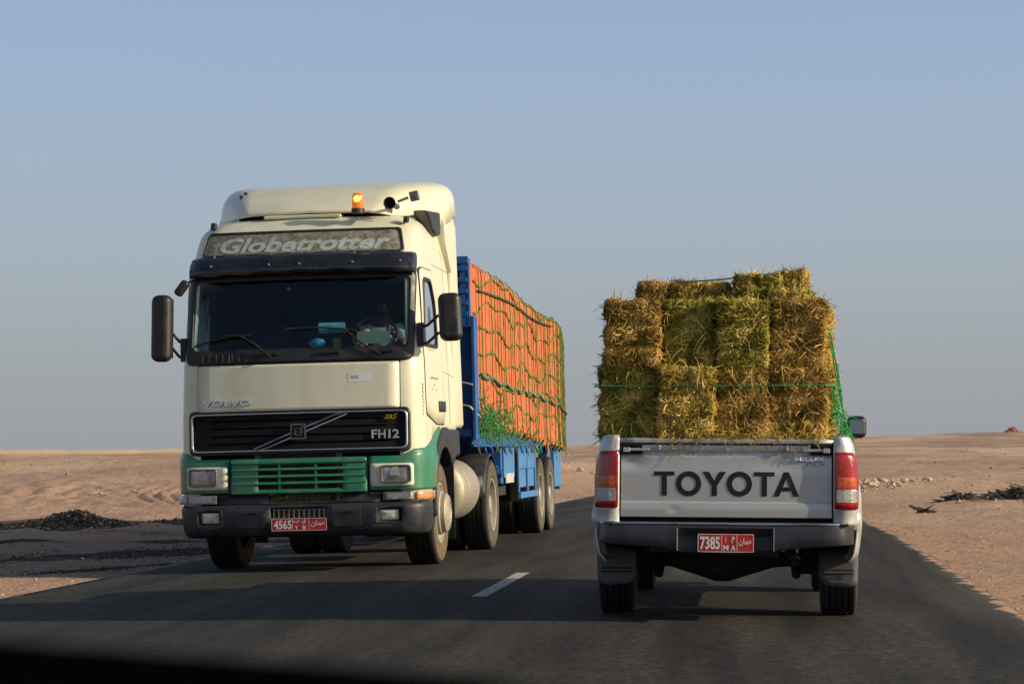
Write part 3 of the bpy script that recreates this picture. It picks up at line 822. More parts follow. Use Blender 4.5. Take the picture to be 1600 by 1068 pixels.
# --- grille
mb = MB(); GO = rrect(0, 1.36, 1.066, .188, .055, 6, .06)
ring(mb, cabX, GO, scaled(GO, .016, .016), .026, k=1)
grille = build('grille', mb, m_chrome, TRUCK, smooth=60, solid=.02, soff=0)
mb = MB(); ring(mb, cabX, [(x * 1.028, 1.36 + (z - 1.36) * 1.15) for x, z in GO], GO, .010, k=1); build('grille_surround', mb, m_black, grille, smooth=60, solid=.012, soff=0)
mb = MB()
for z in (1.2, 1.5): pass
patch(mb, cabX, scaled(GO, .01, .01), -.055, 6); build('grille_back', mb, m_void, grille, fix=False)
for k in range(5):
    z = 1.512 - k * .0745
    mb = MB(); xs = [(-.985 + 1.97 * i / 30) for i in range(31)]
    rows = [[cabX(x, z + dz, o_) for x in xs] for dz, o_ in ((.030, -.02), (.028, .006), (-.026, .010), (-.032, .004), (-.034, -.02))]
    mb.grid(rows); build('grille_slat', mb, m_flatblack, grille)
mb = MB()
for g in (-1, 1): mb.grid([[cabX(g * x, z, .006) for x in (.86, .92, .965, .98, 1.0, 1.02, 1.04, 1.056)] for z in (1.19, 1.27, 1.36, 1.45, 1.53)])
split_build('grille_end', mb, m_flatblack, grille)
mb = MB()
for x in (-.30, -.20, -.02, .2, .33): mb.tube([cabX(x, 1.2, -.03), cabX(x, 1.52, -.03)], .006, 4)
split_build('grille_rib', mb, m_dkgrey, grille)
# diagonal chrome bars and square emblem
mb = MB()
dx_, dz_ = .463 + .453, 1.537 - 1.185
for k in (-1, 1):
    a = Vector((-.43, 1.180)); b = Vector((.48, 1.538)); nrm = Vector((-(b - a).y, (b - a).x)).normalized() * .020 * k
    a2, b2 = a + nrm, b + nrm
    mb.tube([cabX(lerp(a2.x, b2.x, t / 8), min(1.54, max(1.178, lerp(a2.y, b2.y, t / 8))), .030) for t in range(9)], .0085, 6)
split_build('diagonal_bar', mb, m_chrome, grille, smooth=60)
mb = MB(); eo = rrect(.012, 1.36, .074, .074, .01, 3, .05); patch(mb, cabX, eo, .040, 3); em = build('emblem', mb, m_void, grille, solid=.03, soff=0)
mb = MB(); ring(mb, cabX, eo, scaled(eo, .011, .011), .059, k=1)
cir = [(.012 + .036 * math.cos(t / 20 * 6.283), 1.355 + .036 * math.sin(t / 20 * 6.283)) for t in range(20)]
mb.tube([cabX(x, z, .062) for x, z in cir], .004, 4, closed=True)
mb.tube([cabX(.036, 1.382, .062), cabX(.060, 1.408, .062)], .004, 4); mb.tube([cabX(.045, 1.408, .062), cabX(.060, 1.408, .062), cabX(.060, 1.392, .062)], .003, 4)
lettering(mb, 'VOLVO', lambda a, b: cabX(a, b, .062), -.026, .050, 1.347, 1.363, off=.01)
build('emblem_badge', mb, m_steel, grille, fix=False)
mb = MB()
for ch, xa, xb in (('F', .722, .778), ('H', .790, .858), ('1', .886, .906), ('2', .926, .990)): lettering(mb, ch, lambda a, b: cabX(a, b, .022), xa, xb, 1.275, 1.36, off=.018)
build('badge_letter', mb, m_silverl, grille, solid=.01, soff=0, fix=False)
mb = MB()
# yellow hand-painted scrawl
for st in ([(.845, 1.47), (.865, 1.465), (.872, 1.505), (.862, 1.50)], [(.88, 1.465), (.888, 1.505), (.905, 1.50), (.89, 1.487), (.905, 1.47), (.88, 1.465)],
           [(.905, 1.462), (.925, 1.50), (.915, 1.505), (.908, 1.49), (.93, 1.462)], [(.975, 1.508), (.95, 1.502), (.945, 1.488), (.962, 1.48), (.955, 1.462), (.935, 1.468)]):
    mb.tube([cabX(x, z, .030) for x, z in st], .0035, 4)
build('painted_scrawl', mb, pbr('yellow_paint', (0.50, 0.38, 0.03), .5), grille, fix=False)
m_vol = pbr('light_grey_letter', (0.58, 0.60, 0.62), 0.4)  # letters in one light grey
mb = MB(); lettering(mb, 'VOLVO', lambda a, b: cabX(a, b, .0222), -.952, -.456, 1.619, 1.677, off=.05); build('badge_dark_outline', mb, m_dkgrey, hood, fix=False)  # dark offset copy of the lettering, forming its outline
mb = MB(); lettering(mb, 'VOLVO', lambda a, b: cabX(a, b, .0300), -.955, -.46, 1.622, 1.680, off=.035)
for (xa, xb) in ((-.958, -.90), (-.885, -.86)): pass
build('badge_letter', mb, m_vol, hood, solid=.008, soff=0, fix=False)
# white sticker on the hood (its square code is left out)
mb = MB(); patch(mb, cabX, rrect(.622, 1.872, .12, .044, .004, 2, .05), .0225, 2); st = build('sticker', mb, m_white, hood, fix=False)
mb = MB()
for k in range(3): mb.add([cabX(.525, 1.885 - k * .012, .0235), cabX(.60, 1.885 - k * .012, .0235), cabX(.60, 1.889 - k * .012, .0235), cabX(.525, 1.889 - k * .012, .0235)], [(0, 1, 2, 3)])
build('small_print', mb, m_dkgrey, hood, fix=False)
# small black marks on the door side
mb = MB(); rnd = random.Random(4); fn = lambda y, z, off=0.0: cabY(1, y, z, off)
def marks(y0, z0, n, dy, dz, s, vert=False):
    for k in range(n):
        y, z = y0 + (0 if vert else k * dy), z0 - (k * dz if vert else 0)
        mb.tube([fn(y + rnd.uniform(0, s), z + rnd.uniform(-s, s) * .5, .0165) for _ in range(4)], .0035, 3)
marks(-.72, 1.865, 8, .055, 0, .022); marks(-.55, 1.80, 1, .05, 0, .03); marks(-.68, 1.745, 1, .1, 0, .025); marks(-.42, 1.745, 1, .1, 0, .02)
for k in range(9): mb.tube([cabS(1.28, 1.80 - k * .035, .004), cabS(1.30 + rnd.uniform(-.02, .02), 1.785 - k * .035, .004), cabS(1.29, 1.775 - k * .035, .004)], .0028 if k > 3 else .0045, 3)
build('door_marks', mb, m_black, TRUCK, fix=False, kind='stuff')

# --- green lower panels
def zg(y): return itp(y, [-1.3, -1.10, -.85, -.45, -.3], [1.165, 1.18, 1.23, 1.36, 1.385])
for g in (-1, 1):
    mb = MB(); rows = []
    cols = [('x', x) for x in np.linspace(.69, 1.205, 14)] + [('y', y) for y in np.linspace(-1.03, -.28, 14)]
    T_ = [0, .05, .12, .3, .5, .7, .82, .88, .94, 1]
    for t in T_:
        row = []
        for k_, c_ in cols:
            if k_ == 'x': y = cabX(g * c_, 1.0).y; fx = lambda z, off: cabX(g * c_, z, off)
            else: y = c_; fx = lambda z, off: cabY(g, c_, z, off)
            top = zg(y) if (k_ == 'y' or c_ > 1.06) else 1.10
            top = lerp(1.105, zg(y), min(1, max(0, (c_ - 1.02) / .1))) if k_ == 'x' else zg(y)
            bot = .775 if y < -.66 else .60 + math.sqrt(max(0, .70 ** 2 - y * y))
            bot = max(.775, bot); z = lerp(bot, top, t)
            off = .004 + (.016 if t <= .88 and z < 1.13 else .0); row.append(fx(z, off))
        rows.append(row)
    mb.grid(rows); cp = build('corner_panel', mb, m_green, TRUCK, smooth=40, solid=.02, soff=0)
    # headlamp
    hl = rrect(g * .905, .922, .200, .112, .03, 5, .05)
    hl = [(g * abs(x), z) for x, z in hl]
    mb = MB(); patch(mb, cabX, hl, .040, 4); bz = build('headlamp_bezel', mb, m_cream, TRUCK, smooth=40, solid=.012, soff=0)
    xs_ = .945
    lo = rrect(g * xs_, .930, .138, .086, .03, 5, .04)
    mb = MB(); ring(mb, cabX, lo, scaled(lo, .014, .014), .058, k=2); build('headlamp_rim', mb, m_steel, bz, smooth=40, solid=.02, soff=0)
    li = scaled(lo, .012, .012); mb = MB(); patch(mb, cabX, li, .054, 5)
    # a bowed lens
    n = len(li)
    for q in range(len(mb.v)):
        k = (q // n + 1) / 5 if q < 5 * n else (0 if q == 5 * n else .2); v = Vector(mb.v[q]); mb.v[q] = tuple(v + Vector((0, -.010 * (1 - k * k), 0)))
    build('headlamp', mb, m_lens, bz, smooth=70, fix=False)
    mb = MB(); patch(mb, cabX, rpoly([(g * xs_ - .05, .915), (g * xs_ + .05, .915), (g * xs_ + .03, 1.0), (g * xs_ - .03, 1.0)], .01, 3, .04), .068, 2); build('lamp_reflector', mb, m_clear, bz, fix=False)
    # indicator strip: lamp and amber corner
    mb = MB(); patch(mb, cabX, [(g * abs(x), z) for x, z in rrect(.965, .715, .145, .042, .006, 3, .05)], .03, 3); ind = build('side_lamp_housing', mb, m_clear if g < 0 else m_steel, TRUCK, smooth=40, solid=.015, soff=0)
    mb = MB(); patch(mb, cabX, [(g * abs(x), z) for x, z in rrect(.965, .715, .105, .028, .006, 3, .05)], .046, 3); build('side_lamp', mb, m_lens if g > 0 else m_clear, ind, smooth=40, fix=False)
    mb = MB(); rows = [[cabX(g * x, z, .035) for x in np.linspace(1.118, 1.21, 7)] + [cabY(g, y, z, .035) for y in (-1.03, -.96, -.88, -.84)] for z in (.675, .70, .73, .757)]
    mb.grid(rows); build('indicator_lamp', mb, m_amber if g > 0 else m_clear, TRUCK, smooth=40, solid=.02, soff=0)
    mb = MB()
    for k in range(3): q = [cabX(g * x, .735 - k * .022, .03) for x in (.71, .80)]; mb.tube(q, .004, 4)
    patch(mb, cabX, [(g * abs(x), z) for x, z in rrect(.75, .715, .055, .043, .004, 2, .05)], .022, 2); build('vent', mb, m_black, TRUCK, fix=False)

# --- radiator pack behind, brassy core
m_core = pbr('brass_core', (0.20, 0.14, 0.07), 0.6, metal=.3, var=.4, scale=40, bump=.6, bscale=120, stretch=(6, 1, .4))
mb = MB(); mb.box(-.46, .34, -1.16, -1.12, .50, 1.19); build('radiator_core', mb, m_core, TRUCK)
mb = MB(); mb.box(-.9, .9, -1.10, -1.06, .45, 1.35); mb.box(-1.0, 1.0, -1.06, .7, 1.16, 1.22); mb.box(-.42, .42, -1.0, 4.9, .62, .92)
build('chassis_frame', mb, m_frame, TRUCK)
mb = MB(); mb.box(-.47, -.42, -1.2, -1.155, .5, 1.19); mb.box(.34, .40, -1.2, -1.155, .5, 1.19); split_build('radiator_bracket', mb, m_rim, TRUCK)
# green lower grille with real bars
mb = MB(); L0, L1 = -.672, .672
def gx(x, z, off=0.0): return cabX(x, z, off + .020 - .05 * max(0, (.80 - z)) )
outer = rrect(0, .925, .672, .165, .025, 3, .06)
# frame: left and right blanks plus the bars
mb.tube([gx(x, 1.094, .012) for x in np.linspace(L0, L1, 12)], .006, 5)
lg = build('lower_grille', mb, m_green, TRUCK, smooth=30)
for xa, xb in ((L0, -.40), (.44, L1)):
    mb = MB(); mb.grid([[gx(x, z, .012 if .80 < z < 1.06 else .02) for x in np.linspace(xa, xb, 6)] for z in (.762, .79, .80, .92, 1.04, 1.055, 1.09)])
    build('grille_blank', mb, m_green, lg, smooth=30, solid=.02, soff=0)
for z in (1.075, 1.000, .932, .865, .785):
    h = .030 if z == 1.075 else (.022 if z == .785 else .014)
    mb = MB(); xs = np.linspace(L0 + .012, L1 - .012, 15)
    mb.grid([[gx(x, z + dz, o_) for x in xs] for dz, o_ in ((h, -.03), (h * .9, .022), (-h * .5, .034), (-h, .026), (-h, -.03))])
    build('grille_bar', mb, m_green, lg, smooth=40)
mb = MB()
for x in (-.185, .175): mb.grid([[gx(x + dx, z, .01) for dx in (-.011, .011)] for z in (.785, 1.08)])
split_build('grille_post', mb, m_green, lg, solid=.03, soff=0)
mb = MB()
for x in (-.678, .678): mb.tube([gx(x, .76, .025), gx(x, 1.09, .025)], .004, 4)
split_build('seam', mb, m_void, TRUCK)
mb = MB()
for k in range(60):
    x = -.40 + k * .014; mb.tube([gx(x, .79, -.06), gx(x, 1.06, -.06)], .0035, 3)
build('radiator_mesh', mb, m_steel, TRUCK, fix=False, kind='stuff')
# grey valance under it
mb = MB(); mb.grid([[cabX(x, z, o_) for x in np.linspace(-.80, .80, 17)] for z, o_ in ((.655, .02), (.68, .02), (.755, .0))], skip=lambda i, j: i == 1 and 5 <= j <= 11)
build('valance', mb, m_dkgrey, TRUCK, smooth=40, solid=.02, soff=0)
mb = MB()
for k in range(26): x = -.36 + k * .026; mb.tube([cabX(x, .665, -.01), cabX(x, .75, -.02)], .006, 3)
build('valance_mesh', mb, m_core, TRUCK, fix=False, kind='stuff')

# --- bumper
BZ = [.34, .38, .44, .58, .63, .655]
bP, bS, bY, bX = make_surf(lambda z: itp(z, BZ, [1.175, 1.205, 1.215, 1.225, 1.225, 1.215]), lambda z: itp(z, BZ, [-1.345, -1.39, -1.41, -1.425, -1.42, -1.40]), lambda z: .235, .05, -.66, SL=.6)
xk = [0, .14, .27, .34, .48, .62, .70, .775, .88, .985]
sk2 = [x / .965 for x in xk if x < .965] + [1.02] + [1 + .35 * i / 6 for i in range(1, 7)] + [1.5, 1.7, 1.95]
sk2 = [-s for s in sk2[:0:-1]] + sk2
zb = [.34, .37, .41, .47, .52, .535, .60, .63, .655]
def bskip(i, j):
    z = (zb[i] + zb[i + 1]) / 2; s = abs((sk2[j] + sk2[j + 1]) / 2) * .965
    return (s < .27 and .52 < z < .63) or (.775 < s < .985 and .47 < z < .60)
mb = MB().grid([[bS(s, z) for s in sk2] for z in zb], skip=bskip)
mb.grid([[bS(s, .655) for s in sk2], [bS(s, .655) + Vector((0, .12 if abs(s) < 1.2 else .03, .008)) for s in sk2]])
bumper = build('bumper', mb, m_dkgrey, TRUCK, smooth=45, solid=.03)
for g in (-1, 1):
    co = rrect(g * .475, .525, .135, .085, .02, 4, .05)
    mb = MB(); ring(mb, bX, [(g * .475 + (x - g * .475) * 1.03, .525 + (z - .525) * 1.04) for x, z in co], co, .003, k=1); build('cover_seam', mb, m_steel, bumper, fix=False)
    mb = MB(); patch(mb, bX, co, .006, 3); build('step_cover', mb, m_dkgrey, bumper, solid=.003, soff=0)
    mb = MB(); patch(mb, bX, rrect(g * .475 + .02, .572, .04, .010, .003, 2, .05), .012, 2); build('cover_slot', mb, m_void, bumper, fix=False)
    # fog lamp in its recess
    mb = MB(); fx0, fx1 = g * .76, g * 1.0
    a, b = min(fx0, fx1), max(fx0, fx1)
    mb.box(a, b, -1.30, -1.26, .455, .615); build('fog_recess', mb, m_void, bumper)
    mb = MB(); fo = rrect(g * .885, .535, .094, .055, .02, 4, .04); patch(mb, bX, fo, -.018, 4)
    n = len(fo)
    for q in range(len(mb.v)):
        k = (q // n + 1) / 4 if q < 4 * n else (0 if q == 4 * n else .25); mb.v[q] = tuple(Vector(mb.v[q]) + Vector((0, -.010 * (1 - k * k), 0)))
    build('fog_lamp', mb, m_fog, bumper, smooth=70, solid=.05, soff=-1)
    # angled inner lip catching the light
    mb = MB(); mb.grid([[bX(g * .765, z, .004), bX(g * .79, z, -.03)] for z in (.46, .61)]); mb.grid([[bX(g * x, .465, .004), bX(g * x, .475, -.03)] for x in (.77, .88, .99)]); build('fog_lip', mb, m_steel, bumper, solid=.006)
mb = MB()
for k in range(11): x = -.25 + k * .05; mb.box(x - .006, x + .006, -1.385, -1.365, .525, .635)
mb.box(-.26, .26, -1.385, -1.365, .60, .606); build('bumper_grid', mb, m_alu, bumper)
mb = MB(); mb.box(-.27, .27, -1.34, -1.32, .50, .65); build('bumper_grid_back', mb, m_core, bumper)

# --- number plates (shared design)
def plate(parent, fn, cx, cz, hw, hh, num, ar2, lat2, dot=False):
    mb = MB(); patch(mb, fn, rrect(cx, cz, hw, hh, hh * .15, 3, .06), .000, 2); p = build('number_plate', mb, m_red, parent, solid=.006, soff=0)
    o = rrect(cx, cz, hw, hh, hh * .15, 3, .06); w = MB(); ring(w, fn, o, scaled(o, hh * .07, hh * .07), .0055, k=1)
    for u in (-.24, .36) if not dot else (-.145, .40):
        x = cx + hw * u; w.add([fn(x - .002, cz - hh * .9, .0055), fn(x + .002, cz - hh * .9, .0055), fn(x + .002, cz + hh * .9, .0055), fn(x - .002, cz + hh * .9, .0055)], [(0, 1, 2, 3)])
    F = lambda a, b: fn(a, b, .0058)
    X = lambda u: cx + hw * u
    Z = lambda v: cz + hh * v
    lettering(w, num, F, X(-.92), X(-.27) if not dot else X(-.21), Z(-.72), Z(.72), off=.03)
    if dot:
        lettering(w, 'ا', F, X(-.015), X(.01), Z(.10), Z(.72), off=.02); lettering(w, 'م', F, X(.2), X(.32), Z(-.0), Z(.75), off=.02)
        lettering(w, 'M', F, X(-.09), X(.10), Z(-.80), Z(-.22), off=.03); lettering(w, 'A', F, X(.18), X(.35), Z(-.80), Z(-.22), off=.03)
        lettering(w, '\uFEE5\uFE8E\uFEE4\uFECB', F, X(.46), X(.93), Z(-.30), Z(.55), off=.02)
        lettering(w, '\u064F', F, X(.84), X(.88), Z(.42), Z(.56), off=.02) if False else None
    else:
        lettering(w, 'ب', F, X(-.20), X(-.0), Z(.15), Z(.75), off=.02); lettering(w, 'ي', F, X(.10), X(.26), Z(.05), Z(.80), off=.02)
        lettering(w, 'Y', F, X(-.16), X(-.03), Z(-.80), Z(-.2), off=.03); lettering(w, 'B', F, X(.12), X(.25), Z(-.80), Z(-.2), off=.03)
        lettering(w, '\uFEE5\uFE8E\uFEE4\uFECB', F, X(.43), X(.95), Z(-.42), Z(.62), off=.02)
    build('plate_lettering', w, m_white, p, fix=False)
    return p
plate(TRUCK, lambda x, z, off=0.0: Vector((x, -1.445 - off, z)), 0.012, .462, .272, .060, '4565', None, None)

# --- mirrors
def rbox(name, c, s, bev, mat, parent, rot=None, seg=4, label=None):
    mb = MB(); mb.obox((0, 0, 0), *s, rot=None); o = build(name, mb, mat, parent, bevel=bev, seg=seg); o.location = c
    if rot: o.rotation_euler = rot
    return o
m_mirror = pbr('mirror_glass', (0.6, 0.62, 0.65), 0.04, metal=1)
for g, cx, cz, w, h in ((1, 1.505, 2.435, .225, .47), (-1, -1.375, 2.41, .205, .66)):
    mr_ = rbox('wing_mirror', (cx, -1.22, cz), (w, .16, h), .07, m_black, TRUCK, (0, R(-2 * g), R(8 * g)))
    mb = MB(); mb.box(-w * .42, w * .42, .078, .084, -h * .44, h * .44); build('mirror_glass', mb, m_mirror, mr_)
    mb = MB()
    xm = cx - g * .03; xi = g * 1.19
    for dz in (.0, -.17):
        z0 = cz + (-.01 if g > 0 else -.07) + dz * (1 if g > 0 else .9); mb.tube([(xm, -1.17, z0 + .03), (lerp(xm, xi, .35), -1.16, z0 + .03), (lerp(xm, xi, .75), -1.12, z0 - .06), (xi, -1.06, z0 - .07)], .015, 8)
    mb.box(xi - .03, xi + .03, -1.12, -1.0, cz - .33 + (.06 if g > 0 else .0), cz - .08 + (.04 if g > 0 else -.02))
    split_build('mirror_arm', mb, m_black, TRUCK, smooth=50)
# small kerb mirror high on the left pillar
rbox('kerb_mirror', (-1.165, -1.22, 2.80), (.085, .10, .17), .03, m_black, TRUCK, (0, R(38), 0))
mb = MB(); mb.tube([(-1.16, -1.2, 2.84), (-1.08, -1.08, 2.88)], .012, 6); build('kerb_mirror_arm', mb, m_black, TRUCK, smooth=50)

# --- roof furniture
for g in (-1, 1):
    mb = MB(); c = Vector((g * (1.005 if g > 0 else .955), -.76, 3.445)); mb.poly([c + Vector((-.03, 0, -.04)), c + Vector((.022, 0, -.03)), c + Vector((.028, 0, .03)), c + Vector((-.02, 0, .03))], (0, .08, 0)); build('marker_lamp', mb, m_dkgrey, TRUCK, bevel=.008)
# air deflector
mb = MB(); rows = []
DY = [-.62, -.60, -.50, -.35, -.15, .1, .35, .6, .85, 1.0, 1.12, 1.19]
DH = [.0, .03, .11, .20, .29, .36, .41, .44, .465, .47, .465, .43]
DW = [1.03, 1.05, 1.09, 1.13, 1.17, 1.20, 1.215, 1.22, 1.22, 1.22, 1.215, 1.19]
DB = [3.47, 3.465, 3.46, 3.46, 3.47, 3.49, 3.52, 3.56, 3.60, 3.61, 3.61, 3.61]
NS = 36
def defl_row(y, h, w, b_, ts):
    row = []; top = 3.50 + h
    for t in ts:
        e = .22
        x = w * math.copysign(abs(math.sin(t)) ** e, math.sin(t)); z = lerp(min(b_, top), top + .015 * math.cos(t), abs(math.cos(t)) ** (e * 1.4))
        row.append((x - .03 * x * (z - b_) / .5, y + .75 * (max(0, abs(x / w) - .62) / .38) ** 1.7 * max(0, (.9 - y) / 1.5) ** .8, z + (.045 * max(0, 1 - (x / .8) ** 4) if (y < -.55) else 0)))
    return row
for y, h, w, b_ in zip(DY, DH, DW, DB): rows.append(defl_row(y, h, w, b_, [-math.pi / 2 + math.pi * k / NS for k in range(NS + 1)]))
mb.grid(rows); defl = build('air_deflector', mb, m_cream, TRUCK, smooth=50, solid=.02)
mb = MB(); mb.grid([[(x, -.45 + .15 * abs(x) ** 3, z) for x in np.linspace(-.78, .78, 13)] for z in (3.49, 3.58)]); build('deflector_gap', mb, m_void, TRUCK, solid=.01)
# raised hatch edge under the deflector
mb = MB(); mb.box(-.46, .33, -.66, -.40, 3.50, 3.535); build('roof_hatch', mb, m_cream, TRUCK, bevel=.015)
mb = MB()
for y, t in ((-.12, -.16), (-.22, -.20)):
    p = Vector(defl_row(y, itp(y, DY, DH), itp(y, DY, DW), itp(y, DY, DB), [t])[0]); mb.obox(p, .03, .03, .045)
split_build('deflector_clip', mb, m_dkgrey, TRUCK)
# beacon
m_beacon, t_, b_ = nodes('beacon_amber')
b_.inputs['Base Color'].default_value = (0.75, 0.14, 0.01, 1); b_.inputs['Roughness'].default_value = 0.15; b_.inputs['Emission Color'].default_value = (1.0, 0.22, 0.01, 1); b_.inputs['Emission Strength'].default_value = 0.28
m_bulb, t_, b_ = nodes('lit_lamp'); b_.inputs['Base Color'].default_value = (1, .7, .1, 1); b_.inputs['Emission Color'].default_value = (1.0, 0.60, 0.05, 1); b_.inputs['Emission Strength'].default_value = 2.2
mb = MB(); mb.lathe([(0, .001), (0, .064), (.04, .066), (.05, .060)], 24, (.535, -.80, 3.515), 'z'); be = build('beacon_base', mb, m_dkgrey, TRUCK, smooth=40)
mb = MB(); mb.lathe([(0.05, .060), (.09, .058), (.17, .054), (.195, .048), (.203, .03), (.205, .001)], 24, (.535, -.80, 3.515), 'z'); build('beacon', mb, m_beacon, TRUCK, smooth=60)
mb = MB(); mb.lathe([(-.034, .001), (-.026, .024), (0, .034), (.026, .024), (.034, .001)], 16, (.535, -.852, 3.655), 'z'); bb_ = build('beacon_lamp', mb, m_bulb, TRUCK, smooth=80)
# trumpet horn and work lamp
mb = MB(); mb.lathe([(0, .062), (.012, .058), (.06, .034), (.14, .018), (.34, .016), (.36, .03), (.42, .03), (.42, .001)], 20, (.865, -.86, 3.60), 'y'); mb.lathe([(.001, .052), (.05, .028), (.052, .001)], 20, (.865, -.86, 3.60), 'y', m=1)
ho = build('trumpet_horn', mb, [m_steel, m_void], TRUCK, smooth=40)
mb = MB(); mb.tube([(.86, -.74, 3.51), (.865, -.72, 3.60)], .012, 6); mb.tube([(.93, -.75, 3.62), (1.03, -.72, 3.66)], .014, 6); build('horn_bracket', mb, m_steel, TRUCK, smooth=40)
mb = MB(); mb.obox((1.09, -.70, 3.675), .09, .06, .095, Matrix.Rotation(R(-12), 3, 'Y')); mb.obox((1.09, -.735, 3.675), .012, .012, .10, Matrix.Rotation(R(-60), 3, 'Y')); build('work_lamp', mb, m_steel, TRUCK, bevel=.006)
# air intake snorkel
mb = MB()
for g in (1,):
    mb.poly([(g * 1.02, -.50, 3.55), (g * 1.02, .36, 3.60), (g * 1.02, .36, 3.36), (g * 1.02, .12, 3.33), (g * 1.02, -.12, 3.38), (g * 1.02, -.26, 3.47)], (g * .155, 0, 0))
    build('air_intake', mb, m_dkgrey, TRUCK, bevel=.03, seg=3); mb = MB()

# --- mudguards, tank, steps
for g in (-1, 1):
    mb = MB(); rows = []
    for a in np.linspace(188, 40, 22):
        c, s = math.cos(R(a)), math.sin(R(a)); ri, ro = .585, .775
        yi, zi, yo, zo = ri * c, .60 + ri * s, ro * c, .60 + ro * s
        rows.append([(g * .95, yi, zi), (g * 1.225, yi, zi), (g * 1.24, (yi + yo) / 2, (zi + zo) / 2), (g * 1.235, yo, zo), (g * 1.17, yo, zo)])
    mb.grid(rows); build('wheel_arch', mb, m_dkgrey, TRUCK, smooth=45, solid=.012, soff=0)
    mb = MB(); mb.poly([(g * 1.02, .25, 1.37), (g * 1.02, .95, 1.37), (g * 1.02, .99, 1.08), (g * 1.02, .60, 1.06), (g * 1.02, .36, 1.24)], (g * .21, 0, 0)); build('rear_mudguard', mb, m_dkgrey, TRUCK, bevel=.04, seg=3)
    mb = MB(); mb.box(g * .82 if g > 0 else -1.18, 1.18 if g > 0 else -.82, .80, .815, .22, 1.2); build('mud_flap', mb, m_black, TRUCK)
# steel fuel tank beside the frame (cylindrical) and step brackets
mb = MB(); mb.lathe([(0, .001), (0.0, .10), (.015, .25), (.05, .315), (.07, .328), (.12, .330), (.125, .338), (.15, .338), (.155, .330), (.40, .33), (.405, .338), (.43, .338), (.435, .33), (1.15, .33), (1.25, .27), (1.27, .001)], 40, (.91, 1.05, .72), 'y')
build('fuel_tank', mb, m_alu, TRUCK, smooth=30)
mb = MB(); mb.tube([(.92, .98, .80), (1.0, .97, .86), (1.10, .97, .80), (1.11, .97, .45)], .022, 8); mb.tube([(1.02, .97, .80), (1.04, .97, .42)], .018, 8); mb.box(.95, 1.08, .96, .98, .30, .95)
build('tank_bracket', mb, m_black, TRUCK, smooth=40)
mb = MB(); mb.box(1.0, 1.12, .93, .95, .40, .62); mb.box(1.0, 1.05, .93, .95, .75, .85); split_build('reflector', mb, pbr('faded_orange_reflector', (.45, .12, .05), .4), TRUCK, bevel=.01)
mb = MB(); mb.box(-1.15, -.6, 1.0, 2.2, .5, 1.1); mb.box(-1.1, 1.1, -.10, .10, .42, .60); mb.box(-.7, .7, -1.2, -.3, .38, .62); mb.lathe([(-.3, .001), (-.3, .25), (.3, .25), (.3, .001)], 16, (0, 3.7, .52), 'x'); mb.box(-1.0, 1.0, 3.63, 3.77, .45, .60)
build('axle', mb, m_frame, TRUCK)
# drive axle mudguards
for g in (-1, 1):
    mb = MB(); rows = []
    for a in np.linspace(172, 32, 18):
        c, s = math.cos(R(a)), math.sin(R(a)); rows.append([(g * .52, 3.7 + .58 * c, .52 + .58 * s), (g * 1.14, 3.7 + .58 * c, .52 + .58 * s), (g * 1.16, 3.7 + .56 * c, .52 + .56 * s)])
    mb.grid(rows); mb.grid([[(g * .52, 3.02, z), (g * 1.14, 3.12, z)] for z in (.62, .85)]); build('drive_mudguard', mb, m_dkgrey, TRUCK, smooth=45, solid=.012)

# --- wheels
def tyre_prof(Rr, w, rim, grooves=4):
    h = w / 2; p = [(-h * .80, rim), (-h * .98, rim + .03), (-h, lerp(rim, Rr, .55)), (-h * .97, Rr - .035), (-h * .90, Rr - .008)]
    x = -h * .86
    for k in range(grooves + 1):
        a = lerp(-h * .86, h * .86, k / (grooves + 1)); b = lerp(-h * .86, h * .86, (k + 1) / (grooves + 1))
        p += [(a + .006, Rr), (b - .006, Rr)]
        if k < grooves: p += [(b - .005, Rr - .014), (b + .005, Rr - .014)]
    p += [(h * .90, Rr - .008), (h * .97, Rr - .035), (h, lerp(rim, Rr, .55)), (h * .98, rim + .03), (h * .80, rim)]
    return p
def make_tyre(name, x, y, z, Rr, w, rim, parent, n=56, sw=m_sidew):
    mb = MB(); pr = tyre_prof(Rr, w, rim); mb.lathe(pr, n, (0, 0, 0), 'x')
    nf = n
    mb.m = []
    for i in range(len(pr) - 1): mb.m += [1 if (i < 3 or i >= len(pr) - 4) else 0] * n
    o = build(name, mb, [m_rubber, sw], parent, smooth=35, fix=False); o.location = (x, y, z)
    for p_ in o.data.polygons: pass
    return o
def bolts(mb, x, r, n, s, m=0, g=1):
    for k in range(n):
        t = 2 * math.pi * k / n; mb.cyl((x, r * math.cos(t), r * math.sin(t)), (x + g * s * 1.2, r * math.cos(t), r * math.sin(t)), s * .6, n=6, m=m)
TRR = .515
m_tansw = pbr('tan_dusty_sidewall', (0.14, 0.10, 0.055), 0.9, var=.3, scale=8, dirt=((0.07, 0.055, 0.04), .6, 5))
